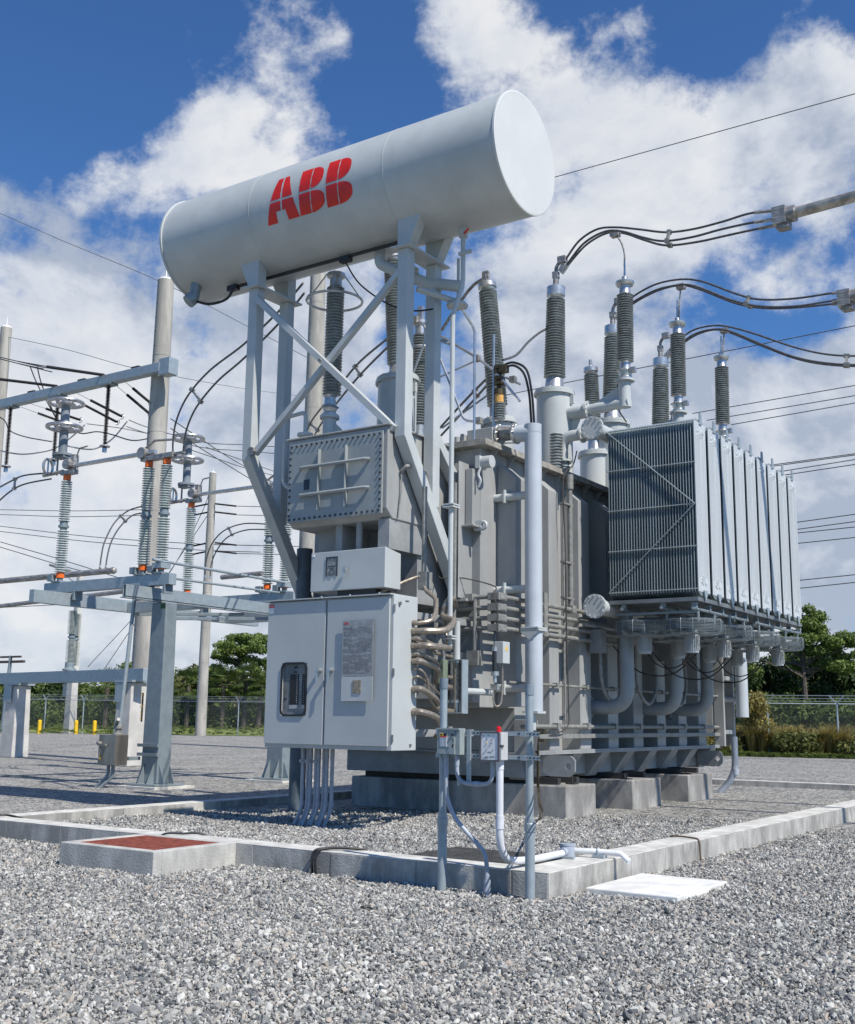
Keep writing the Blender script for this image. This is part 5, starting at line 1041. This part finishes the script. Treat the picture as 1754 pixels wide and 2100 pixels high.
def uniq(l):
    _cnt[l]=_cnt.get(l,0)+1; return l if _cnt[l]==1 else ('second ','third ','fourth ','fifth ')[_cnt[l]-2]+l+', counting down'
lines=[([(0,445),(100,468),(270,498)],24,24,.02,'near wire pair entering from the left to the beam'),([(0,455),(100,480),(250,512)],24,24.2,.02,'near wire pair entering from the left to the beam'),
 ([(45,328),(380,400),(720,495),(870,520)],29,27.5,.012,'thin wire from the left edge pole top to the big pole'),([(990,552),(1400,625),(1754,672)],29,60,.012,'thin wire leaving the big pole toward the right'),
 ([(0,1325),(420,1332),(820,1325)],70,70,.035,'higher of two level far wires at left'),([(0,1353),(400,1365),(820,1358)],70,70,.035,'lower of two level far wires at left'),
 ([(0,1420),(520,1480),(1100,1520),(1500,1532)],70,70,.035,'higher sloping far wire at left'),([(0,1450),(520,1510),(1100,1555),(1500,1570)],70,70,.035,'lower sloping far wire at left'),
 ([(0,1510),(330,1606),(740,1735)],60,60,.035,'steeper far wire crossing behind the left insulator'),([(0,1540),(330,1640),(500,1686)],60,60,.035,'steepest far wire crossing behind the left insulator'),
 ([(745,808),(870,855),(1170,935),(1400,950),(1600,962)],30,45,.02,'wire running right from the insulator string'),([(730,845),(870,890),(1160,965),(1400,985),(1580,1000)],30,45,.02,'wire running right from the insulator string'),
 ([(985,800),(1180,930),(1300,1010),(1420,1080),(1600,1180)],30,50,.022,'slack wire falling right behind the rings'),([(985,855),(1180,985),(1440,1145),(1600,1240)],30,50,.022,'slack wire falling right behind the rings'),
 ([(1100,980),(1250,1030),(1400,1080),(1570,1125)],35,50,.022,'slack wire falling right behind the rings'),([(1190,965),(1400,1040),(1600,1110)],35,50,.022,'slack wire falling right behind the rings'),
 ([(500,829),(700,855),(850,885)],30,32,.018,'wire running right from the insulator string')]
for s_,y0,y1,r_,lb in lines: W2([Lp(*q) for q in s_],y0,y1,r_,uniq(lb))
sp=at(437,1040,'y',p.y) # far pole
PFy=at(411,1509,'z',0).y
for (zy,a,bb) in ((1030,-1,0),(1045,-1,0),(1112,-1,0),(1130,-1,0)): pass
FP=thing('line_hardware','small black strain insulators on both sides of the far small pole','insulator',(-66,PFy,8))
for yy in (1033,1050,1113,1130):
    for s in (-1,1):
        polymer((at(435+s*6,yy-(0 if s>0 else 0),'y',PFy),at(435+s*50,yy+(-2 if s>0 and False else (9 if s<0 else 5)),'y',PFy)),parent=FP,sh=.075)
for i,(yy,x0_,x1_) in enumerate(((1038,487,700),(1056,487,700),(1118,484,700),(1135,484,700))): W2([(x0_,yy),(x1_,yy+5)],PFy,PFy,.03,uniq('short far wire leaving the small pole to the right'))
W2([(437,983),(410,1060),(330,1200),(180,1368)],PFy,PFy,.03,'guy wire from the small pole down left'); W2([(437,1040),(370,1140),(214,1372)],PFy,PFy,.03,'second guy wire from the small pole down left')
W2([(0,437),(120,490),(330,578),(500,665),(700,770)],40,50,.02,'very thin wire high at the upper left')
for s_,lb in (([(1095,375),(1754,192)],'thin wire highest at the right edge'),([(1040,810),(1170,783),(1754,668)],'thin wire crossing behind the arresters')): W2(s_,30,30,.014,lb)
Rp=lambda a,b_: (1181.4+a/3.063,820.4+b_/3.063)
rl=[[(1420,848),(1754,790)],[(1450,862),(1754,811)],[(1500,871),(1754,826)]]+[[Rp(*u),Rp(*v)] for u,v in (((1230,408),(1754,338)),((1250,414),(1754,346)),((1330,442),(1754,373)),((1370,462),(1754,404)),((1400,766),(1754,718)),((1400,811),(1754,764)),((1400,834),(1754,800)),((1405,899),(1754,866)),((1420,1131),(1754,1100)),((1420,1181),(1754,1148)))]
nm=['first','second','third','fourth','fifth','sixth','seventh','eighth','ninth','tenth','eleventh','twelfth','thirteenth']
for i,s_ in enumerate(rl): W2([s_[0],(s_[1][0]+20,s_[1][1]-3)],50,50,.022,'%s far wire from the top, right of the radiators'%nm[i])
W2([Lp(0,1890),Lp(800,1850),Lp(900,1850)],95,95,.05,'distant service wire low at the left'); 
# utility pole far left
UP_=thing('utility_pole','distant thin utility pole with a crossarm at the left edge','utility pole',tuple(at(7,1504,'z',0)))
p=at(5,1504,'z',0); zt_=at(12,1345,'y',p.y).z; b=MB(); b.cyl((p.x,p.y,0),(p.x+.3,p.y,zt_),.22,.14,n=10); part('shaft',b,GALVD,UP_); b=MB(); b.cbox((p.x+.3,p.y,zt_-.5),3.6,.2,.2); b.cbox((p.x+.3,p.y,zt_-.1),2.6,.2,.15); part('crossarm',b,BARK,UP_)
# ================================================================ bus tubes and looping cables on the right
for k,(seqs,drop,clampc,bus,lab) in enumerate([
  ([[(1147,556),(1165,525),(1190,492),(1225,470),(1262,466),(1310,470),(1366,476),(1420,470),(1480,455),(1540,437),(1600,430)],[(1152,560),(1172,530),(1200,497),(1240,475),(1275,474),(1320,487),(1362,494),(1420,486),(1480,470),(1540,457),(1600,448)],[(1153,561),(1175,532),(1205,500),(1245,478),(1280,478),(1325,493),(1368,503),(1430,496),(1490,483),(1550,470),(1602,460)]],[(1262,480),(1274,496),(1281,520),(1281,545)],(1614,441),(1800,390),'upper'),
  ([[(1262,650),(1290,615),(1340,585),(1393,573),(1440,577),(1512,603),(1560,614),(1630,612),(1700,602),(1735,598)],[(1262,652),(1295,622),(1345,595),(1395,584),(1430,588),(1500,615),(1560,628),(1630,628),(1700,618),(1735,614)],[(1264,655),(1297,624),(1347,597),(1397,585),(1440,595),(1510,622),(1570,632),(1640,630),(1700,624),(1738,620)]],[(1397,588),(1394,620),(1393,655)],(1745,610),(1830,588),'middle'),
  ([[(1357,738),(1385,705),(1420,678),(1460,668),(1495,670),(1550,685),(1630,712),(1700,727),(1780,730),(1900,728),(2100,712)],[(1357,742),(1390,710),(1425,685),(1465,675),(1500,680),(1560,705),(1630,732),(1700,745),(1780,748),(1900,744),(2100,724)],[(1359,744),(1392,712),(1428,687),(1468,676),(1503,684),(1565,710),(1635,736),(1700,748),(1780,751),(1900,748),(2100,728)]],[(1486,678),(1484,705),(1484,735)],None,None,'lower')]):
    y=18.0+2.52*k; t=thing('bus_cables',lab+' bundle of three dark cables looping from a bushing to the right','cable bundle',tuple(at(*seqs[0][0],'y',y)),'cable bundles over the radiators')
    AA=[]
    for j,s_ in enumerate(seqs):
        yo=(0,-.10,.10)[j]; P=spl([at(px,py,'y',y+yo*min(1,i*.5)) for i,(px,py) in enumerate(s_)],8); AA.append(P); b=MB(); b.tube(P,.021,8); part('conductor',b,CABLE,t); b=MB(); b.tube([P[0],P[5]],.032,8); part('sleeve',b,ALU,t)
        if bus: b=MB(); b.tube([P[-1],P[-8]],.032,8); part('sleeve',b,ALUD,t)
    i=min(range(len(AA[0])),key=lambda q:abs(q/len(AA[0])-(.60 if k<2 else .74))); b=MB(); b.bar(AA[0][i],AA[1][i],.05,.05); b.bar(AA[1][i],AA[2][i],.05,.05); [b.bar(A[i]-(A[i+1]-A[i])*.6,A[i]+(A[i+1]-A[i])*.6,.075,.075) for A in AA]; part('spacer',b,CONPIPE,t)
    P=spl([at(px,py,'y',y) for px,py in drop],6); b=MB(); b.tube(P,.018,8); b.cbox(P[0],.16,.14,.1); part('dropper',b,ALUD,t)
    if bus:
        c0=at(*clampc,'y',y); c1=at(*bus,'y',y); c1=c1+(c1-c0).normalized()*14; bt=thing('bus_tube',lab+' silver bus tube leaving the view at the right','bus tube',tuple(c0),'rigid bus tubes'); b=MB(); b.tube([c0,c1],.095,14); part('tube',b,mat('bus_tube_alu',(.48,.44,.38),.4,.6,.2,5),bt)
        b=MB(); b.cyl(c0-(c1-c0).normalized()*.12,c0+(c1-c0).normalized()*.15,.14,n=16); b.cbox(c0-Vector((.1,0,.02)),.22,.3,.3); b.cbox(c0-Vector((.05,0,.18)),.2,.2,.12); part('bus_clamp',b,ALUD,bt)
# lead from the leaning bushing across to the right-hand group
W2([(1032,738),(1060,727),(1085,700),(1110,680),(1135,668)],15.35,18.4,.022,'pair lead between neutral bushing and the tall right bushing',CABLE,'leads over the lid')
# ================================================================ fences
def mesh_mat():
    mt=bpy.data.materials.new('chain_link'); mt.use_nodes=True; t=mt.node_tree; n=t.nodes; l=t.links; p=n['Principled BSDF']; p.inputs['Base Color'].default_value=(.16,.18,.18,1); p.inputs['Roughness'].default_value=.5
    g=n.new('ShaderNodeTexCoord'); s=n.new('ShaderNodeSeparateXYZ'); l.new(g.outputs['UV'],s.inputs[0])
    def M(op,a,b): 
        k=n.new('ShaderNodeMath'); k.operation=op
        for i,v in enumerate((a,b)):
            if isinstance(v,(int,float)): k.inputs[i].default_value=v
            else: l.new(v,k.inputs[i])
        return k.outputs[0]
    # diamond wires, 9 cm pitch
    a=M('PINGPONG',M('ADD',s.outputs[0],s.outputs[1]),.06); b=M('PINGPONG',M('SUBTRACT',s.outputs[0],s.outputs[1]),.06)
    w=M('MAXIMUM',M('LESS_THAN',a,.0045),M('LESS_THAN',b,.0045))
    tr=n.new('ShaderNodeBsdfTransparent'); mx=n.new('ShaderNodeMixShader'); l.new(w,mx.inputs[0]); l.new(tr.outputs[0],mx.inputs[1]); l.new(p.outputs[0],mx.inputs[2]); l.new(mx.outputs[0],n['Material Output'].inputs[0]); return mt
CL=mesh_mat()
def fence(label,P0,P1,step,h,post0=0):
    L=(P1-P0).length; d=(P1-P0).normalized(); nrm=Vector((d.y,-d.x,0)); t=thing('chain_link_fence',label,'fence',tuple(P0))
    b=MB(); b.add([P0,P1,P1+Vector((0,0,h)),P0+Vector((0,0,h))],[(0,1,2,3)]); o=part('chain_link',b,CL,t); uv=o.data.uv_layers.new(name='UVMap')
    for li,uvv in zip(range(4),None or [None]*4): pass
    for lp in o.data.loops:
        v=o.data.vertices[lp.vertex_index].co+Vector(t['org'])-P0; uv.data[lp.index].uv=(Vector((v.x,v.y,0)).dot(d),v.z)
    b=MB(); b.tube([P0+Vector((0,0,h)),P1+Vector((0,0,h))],.032,6); part('top_rail',b,GALV,t)
    for z,k in ((.12,.1),(.26,.22),(.40,.33)):
        for s in (-1,1): b=MB(); b.tube([P0+nrm*k*s+Vector((0,0,h+z)),P1+nrm*k*s+Vector((0,0,h+z))],.012,4); part('barbed_wire',b,GALVD,t)
    x=post0
    while x<L:
        q=P0+d*x; b=MB(); b.cyl(q,q+Vector((0,0,h)),.05,n=8)
        for s in (-1,1): b.bar(q+Vector((0,0,h)),q+nrm*s*.15+d*.34*s+Vector((0,0,h+.42)),.05,.05)
        part('fence_post',b,GALV,t); x+=step
fence('distant galvanised chain link fence with barbed top behind the left yard',LF0,LF1,3.33,2.78,16-13.3+.3)
fence('chain link fence with barbed top right of the transformer',RF0,RF1,(_d-_c).length,2.58,24-4*(_d-_c).length+ (24//(_d-_c).length-3)*0)
for px,yb_,h_ in ((80,1505,1.05),(75,1494,1.0),(115,1497,1.0),(155,1505.5,1.05),(193,1506.5,1.05)):
    p=at(px,yb_,'z',0) if yb_>1500 else at(px,1499,'z',0)
    b=MB(); b.cyl(p+Vector((0,0,-.1)),p+Vector((0,0,h_)),.16 if yb_>1500 else .14,n=12); b.lathe(p+Vector((0,0,h_)),(0,0,1),[(.16 if yb_>1500 else .14,0),(.1,.05),(.02,.07)],12)
    solo('bollard',b,YEL,{80:'yellow bollard nearest the left fence post',75:'yellow bollard farthest left and small behind the fence',115:'small yellow bollard behind the fence between two posts',155:'yellow bollard just right of the slim lamp pole',193:'yellow bollard farthest right beside the fence post'}[px],'bollard','yellow bollards along the far fence')
# ================================================================ vegetation
def leaf_mat(name,c1,c2,tr=.25):
    mt=bpy.data.materials.new(name); mt.use_nodes=True; t=mt.node_tree; n=t.nodes; l=t.links; p=n['Principled BSDF']; p.inputs['Roughness'].default_value=.55; p.inputs['Specular IOR Level'].default_value=.25
    a=n.new('ShaderNodeAttribute'); a.attribute_name='tone'; mx=n.new('ShaderNodeMix'); mx.data_type='RGBA'; l.new(a.outputs['Fac'],mx.inputs[0]); mx.inputs[6].default_value=(*c1,1); mx.inputs[7].default_value=(*c2,1); l.new(mx.outputs[2],p.inputs['Base Color'])
    ts=n.new('ShaderNodeBsdfTranslucent'); l.new(mx.outputs[2],ts.inputs[0]); ms=n.new('ShaderNodeMixShader'); ms.inputs[0].default_value=tr; l.new(p.outputs[0],ms.inputs[1]); l.new(ts.outputs[0],ms.inputs[2]); l.new(ms.outputs[0],n['Material Output'].inputs[0]); return mt
LM={'pine':leaf_mat('pine_needles',(.055,.095,.02),(.21,.28,.07)),'dark':leaf_mat('dark_leaves',(.022,.04,.012),(.06,.095,.03)),'mid':leaf_mat('mid_leaves',(.035,.07,.015),(.14,.18,.045)),
 'palm':leaf_mat('palm_fronds',(.04,.075,.02),(.15,.19,.06)),'gold':leaf_mat('golden_grass',(.12,.12,.03),(.40,.31,.10)),'grass':leaf_mat('grass_blades',(.06,.10,.02),(.20,.24,.06)),'olive':leaf_mat('olive_leaves',(.05,.07,.02),(.17,.17,.05))}
def leaves(blobs,n,size,flat=.0,up=.3,elong=1.4):
    "n leaf clumps over the shells and insides of the blobs (centre, radii)"
    B=np.array([(*c,*r) for c,r in blobs],float); wgt=(B[:,3]*B[:,4]*B[:,5])**(2/3); idx=rng.choice(len(B),n,p=wgt/wgt.sum())
    d=rng.normal(size=(n,3)); d/=np.linalg.norm(d,axis=1)[:,None]; rad=rng.uniform(.35,1.08,n)**.6; lump=1+.18*np.sin(d[:,0]*7+idx)*np.cos(d[:,1]*6+idx*2.1)
    P=B[idx,:3]+d*B[idx,3:]*(rad*lump)[:,None]
    nn=d+rng.normal(size=(n,3))*.7; nn[:,2]+=up; nn/=np.linalg.norm(nn,axis=1)[:,None]
    t=np.cross(nn,rng.normal(size=(n,3))); t/=np.linalg.norm(t,axis=1)[:,None]; u=np.cross(nn,t); s=size*rng.uniform(.5,1.3,n)[:,None]
    q=np.stack([P-t*s*elong*.5,P-u*s*.35+t*s*.1,P+t*s*elong*.6,P+u*s*.35-t*s*.05],1)
    tone=np.clip(.5+rng.normal(size=n)*.28,0,1)
    return q,tone
def leaf_obj(name,q,tone,mt,parent=None,org=(0,0,0)):
    n=len(q); me=bpy.data.meshes.new(name); v=(q.reshape(-1,3)-np.array(org)).astype(np.float32); me.vertices.add(len(v)); me.vertices.foreach_set('co',v.reshape(-1)); k=q.shape[1]
    me.loops.add(n*k); me.loops.foreach_set('vertex_index',np.arange(n*k,dtype=np.int32)); me.polygons.add(n); me.polygons.foreach_set('loop_start',np.arange(0,n*k,k,dtype=np.int32)); me.update(calc_edges=True); me.polygons.foreach_set('use_smooth',[False]*n)
    a=me.attributes.new('tone','FLOAT','POINT'); a.data.foreach_set('value',np.repeat(tone,k).astype(np.float32)); me.materials.append(mt); o=bpy.data.objects.new(name,me); COL.objects.link(o)
    if parent: o.parent=parent
    return o
def tree(kind,name,label,base,h,w,mk,n,size,cat='tree',group=None,blobs=None,limbs=None,trunk_r=.2):
    base=Vector((base[0],base[1],0)); t=thing(name,label,cat,tuple(base),group); rs=np.random.default_rng(int(abs(base.x*37+base.y*11))%9999)
    X=RT; Yd=np.array([FW[0],FW[1],0]); Yd/=np.linalg.norm(Yd)
    bl=[];b=MB(); tips=[]
    if kind=='pine':
        for i in range(26):
            f=rs.uniform(.42,1.0); a=rs.uniform(0,2*PI); rr=w*.5*(1.05-((f-.62)/.55)**2)*rs.uniform(.35,1.0); c=base+Vector((math.cos(a)*rr,math.sin(a)*rr,h*f-.3)); bl.append((tuple(c),(w*.09*rs.uniform(.6,1.3),w*.09*rs.uniform(.6,1.3),h*.04*rs.uniform(.8,1.4)))); tips.append((c,f))
    elif kind=='round':
        for i in range(16):
            f=rs.uniform(.35,.92); a=rs.uniform(0,2*PI); rr=w*.38*rs.uniform(.2,1)*math.sin(min(1,f*1.05)*PI)**.5; c=base+Vector((math.cos(a)*rr,math.sin(a)*rr,h*f)); bl.append((tuple(c),(w*.2*rs.uniform(.6,1.2),)*2+(h*.14*rs.uniform(.7,1.2),))); tips.append((c,f))
    if blobs:
        for bx,bz,rx,rz in blobs:
            c=base+Vector((X[0]*bx,X[1]*bx,bz))+Vector((Yd[0],Yd[1],0))*rs.uniform(-.4,.4)*w*.3; bl.append((tuple(c),(rx,rx,rz))); tips.append((c,bz/h))
    tr=MB(); lean=rs.uniform(-.04,.04); pts=[base+Vector((lean*h*f*f,0,h*f*.93)) for f in np.linspace(-.02,1,8)]; tr.tube(pts,[trunk_r*(1-.85*f) for f in np.linspace(0,1,8)],8)
    for c,f in tips[:24]:
        s0=base+Vector((lean*h*f*f,0,h*max(.2,min(.9,f-.13)))); mid=s0.lerp(Vector(c),.5)+Vector((0,0,-.03*h*rs.uniform(0,1))); tr.tube([s0,mid,Vector(c)],[trunk_r*.38,trunk_r*.25,trunk_r*.08],5)
    part('trunk',tr,BARK,t)
    q,tone=leaves(bl,n,size); leaf_obj('crown',q,tone,LM[mk],t,tuple(base)); return t
def fan_palm(label,base,h,r,n=34,group='fan palms'):
    base=Vector((base[0],base[1],0)); t=thing('fan_palm',label,'palm',tuple(base),group); b=MB(); b.tube([base,base+Vector((.1,0,h*.8))],[.22,.2],8); part('trunk',b,BARK,t); Q=[]
    c0=base+Vector((.1,0,h*.8))
    for i in range(n):
        a=rng.uniform(0,2*PI); e=rng.uniform(-.7,1.3); d=Vector((math.cos(a)*math.cos(e),math.sin(a)*math.cos(e),math.sin(e))); c=c0+d*r*.55; side=d.cross(Vector((0,0,1))).normalized(); up=side.cross(d)
        for k in range(13):
            th=R(-75+150*k/12); dd=(d*math.cos(th)+side*math.sin(th)).normalized(); L=r*.55*rng.uniform(.8,1.1); e1=c+dd*L+Vector((0,0,-.18*L)); w=side*math.cos(th)*.05-d*math.sin(th)*.05
            Q.append([c,c+dd*L*.5+w,e1,c+dd*L*.5-w])
    q=np.array([[tuple(v) for v in f] for f in Q]); leaf_obj('crown',q,np.clip(.5+rng.normal(size=len(q))*.3,0,1),LM['palm'],t,tuple(base)); return t
def gp(px,dist):
    "ground point in the direction of that photo column, dist metres out"
    d=sight(px,1470); d=Vector((d[0],d[1],0)).normalized(); return d*dist
def hz(py,dist,px): return 1.6+((1466+ (px-213)*.0131)-py)/F_*dist
# left wood: a dense mass with single trees in front
def wood(name,label,cols,mk,n,size,dist):
    bl=[]
    for px,ytop,rad in cols:
        c=gp(px,dist+rng.uniform(-3,5)); zt=hz(ytop,dist,px)
        bl.append(((c.x,c.y,zt*.5),(rad,rad,zt*.52)))
        for k in range(3): cc=c+Vector((rng.uniform(-1,1)*rad,rng.uniform(-1,1)*rad,0)); r_=rad*rng.uniform(.35,.6); bl.append(((cc.x,cc.y,zt-r_*rng.uniform(.6,1.2)),(r_,r_,r_*.8)))
    q,tone=leaves(bl,n,size); o=leaf_obj(name,q,tone,LM[mk]); o['kind']='stuff'; o['label']=label; return o
wood('wood','dark green wood behind the left fence',[(px,1402+10*math.sin(px*.05)-(18 if 440<px<560 else 0)+rng.uniform(-6,6),3.2) for px in range(-30,1150,32)],'mid',60000,.42,125)
wood('wood','dark green wood behind the right fence',[(px,1352+12*math.sin(px*.03)+rng.uniform(-10,10),2.2) for px in range(1330,1810,24)],'dark',30000,.26,86)
wood('undergrowth','undergrowth beyond the right fence',[(px,1450+rng.uniform(-25,15),1.6) for px in range(1400,1800,16)],'mid',30000,.22,70)
wood('undergrowth','undergrowth beyond the left fence',[(px,1440+rng.uniform(-12,20),1.8) for px in range(60,700,26) if not 120<px<140],'mid',16000,.28,112)
D_=112; tp=gp(487,D_)
tree('pine','pine_tree','broad flat topped pine left of the control cabinet',tp,hz(1303,D_,487),8.5,'pine',16000,.19,trunk_r=.3,
 blobs=[(x*D_/F_,hz(y,D_,487),rx*D_/F_,ry*D_/F_) for x,y,rx,ry in [(-5,1316,26,9),(25,1322,28,11),(-32,1330,24,11),(45,1338,20,9),(0,1338,36,12),(-48,1352,14,7),(-25,1360,18,7),(50,1362,16,8),(20,1356,20,8),(-45,1385,22,12),(58,1384,12,7)]])
for px,y,lb in ((500,1372,'fan palm beneath the flat topped pine'),(455,1385,'fan palm left of the pine trunk'),(382,1388,'fan palm right of the steel column'),(530,1388,'fan palm touching the cabinet edge'),(215,1392,'fan palm right of the slim lamp pole')): fan_palm(lb,gp(px,108),hz(y,108,px),2.0)
tree('round','pine_tree','round topped pine peeping over the galvanised beam',gp(296,130),hz(1364,130,296),7.5,'pine',7000,.3,trunk_r=.25,blobs=[(-1.5,hz(1376,130,296),1.9,.8),(1.5,hz(1380,130,296),1.9,.8),(0,hz(1372,130,296),1.8,.7)])
for px,y,mk in ((390,1372,'olive'),(60,1398,'mid'),(120,1402,'dark'),(350,1400,'mid')): tree('round','broadleaf_tree',{390:'pale thin leaved tree left of the small far pole',60:'tree between the left pier and lamp pole',120:'dark tree just left of the lamp pole',350:'tree showing right of the steel column'}[px],gp(px,116),hz(y,116,px),6,mk,5000,.3,trunk_r=.2)
D_=78
tree('x','pine_tree','tall spreading pine right of the radiators',gp(1655,D_),hz(1262,D_,1655),9,'pine',19000,.14,trunk_r=.28,
 blobs=[(x*D_/F_,hz(y,D_,1655),rx*D_/F_,ry*D_/F_) for x,y,rx,ry in [(5,1268,13,9),(28,1278,14,9),(-8,1285,16,10),(45,1300,14,8),(15,1300,20,10),(-22,1310,16,8),(30,1322,16,8),(-50,1325,14,7),(-30,1342,20,9),(5,1345,20,10),(60,1340,26,12),(95,1330,22,10),(118,1312,14,8),(85,1355,20,9),(-75,1340,14,7),(-60,1362,16,8),(40,1368,22,10),(110,1350,12,8),(-100,1355,12,6),(0,1295,26,14),(20,1285,22,12),(35,1310,24,12),(-5,1325,26,12),(25,1345,30,12),(50,1330,24,12),(75,1320,22,12),(-15,1375,26,12),(60,1375,24,12),(100,1372,20,12),(-95,1385,22,14),(70,1385,12,6)]])
tree('round','broadleaf_tree','dense dark tree left of the tall right pine',gp(1585,82),hz(1345,82,1585),5.0,'dark',8000,.24,trunk_r=.2)
tree('round','broadleaf_tree','dark tree at the right edge behind the fence',gp(1740,82),hz(1378,82,1740),5.5,'dark',8000,.24,trunk_r=.2)
tree('round','broadleaf_tree','dark tree behind the tall right pine',gp(1665,84),hz(1352,84,1665),5.5,'dark',8000,.24,trunk_r=.2)
tree('round','shrub','yellow flowering shrub beside the far oil pipe',gp(1555,60),1.6+(1483-1425)/F_*60,2.6,'gold',3500,.10,cat='shrub',trunk_r=.05)
# tall grass clumps behind the right fence, mown grass strips
def tufts(px0,px1,dist0,dist1,cnt,h,mk,name,label,per=150):
    Q=[];
    for i in range(cnt):
        dd_=rng.uniform(dist0,dist1); c=gp(rng.uniform(px0,px1),dd_); c.z=max(0,(dd_-95)*.042) if dist0>90 else 0; hh=h*rng.uniform(.6,1.25)
        for k in range(per):
            a=rng.uniform(0,2*PI); out=rng.uniform(.1,.9)*hh*.8; p0=c+Vector((math.cos(a),math.sin(a),0))*.12; p1=p0+Vector((math.cos(a)*out*.35,math.sin(a)*out*.35,hh*.7)); p2=p0+Vector((math.cos(a)*out,math.sin(a)*out,hh*rng.uniform(.6,1.05))); w=Vector((-math.sin(a),math.cos(a),0))*.02
            Q.append([p0,p1+w,p2,p1-w])
    q=np.array([[tuple(v) for v in f] for f in Q]); o=leaf_obj(name,q,np.clip(.5+rng.normal(size=len(q))*.3,0,1),LM[mk]); o['kind']='stuff'; o['label']=label
wood('scrub','low golden scrub beyond the right fence',[(px,1497+rng.uniform(-14,12),.9) for px in range(1430,1790,13)],'gold',16000,.16,63)
wood('scrub','low green scrub in front of the golden grass',[(px,1508+rng.uniform(-18,10),.8) for px in range(1430,1790,22)],'olive',9000,.16,61)
tufts(1440,1790,59.5,64,90,1.35,'gold','tall_grass','golden tall grass clumps beyond the right fence')
tufts(1380,1800,57.5,59,300,.22,'grass','grass','mown grass strip along the right fence',40)
tufts(-20,720,96,112,800,.22,'grass','grass','bright grass beyond the left fence',26)
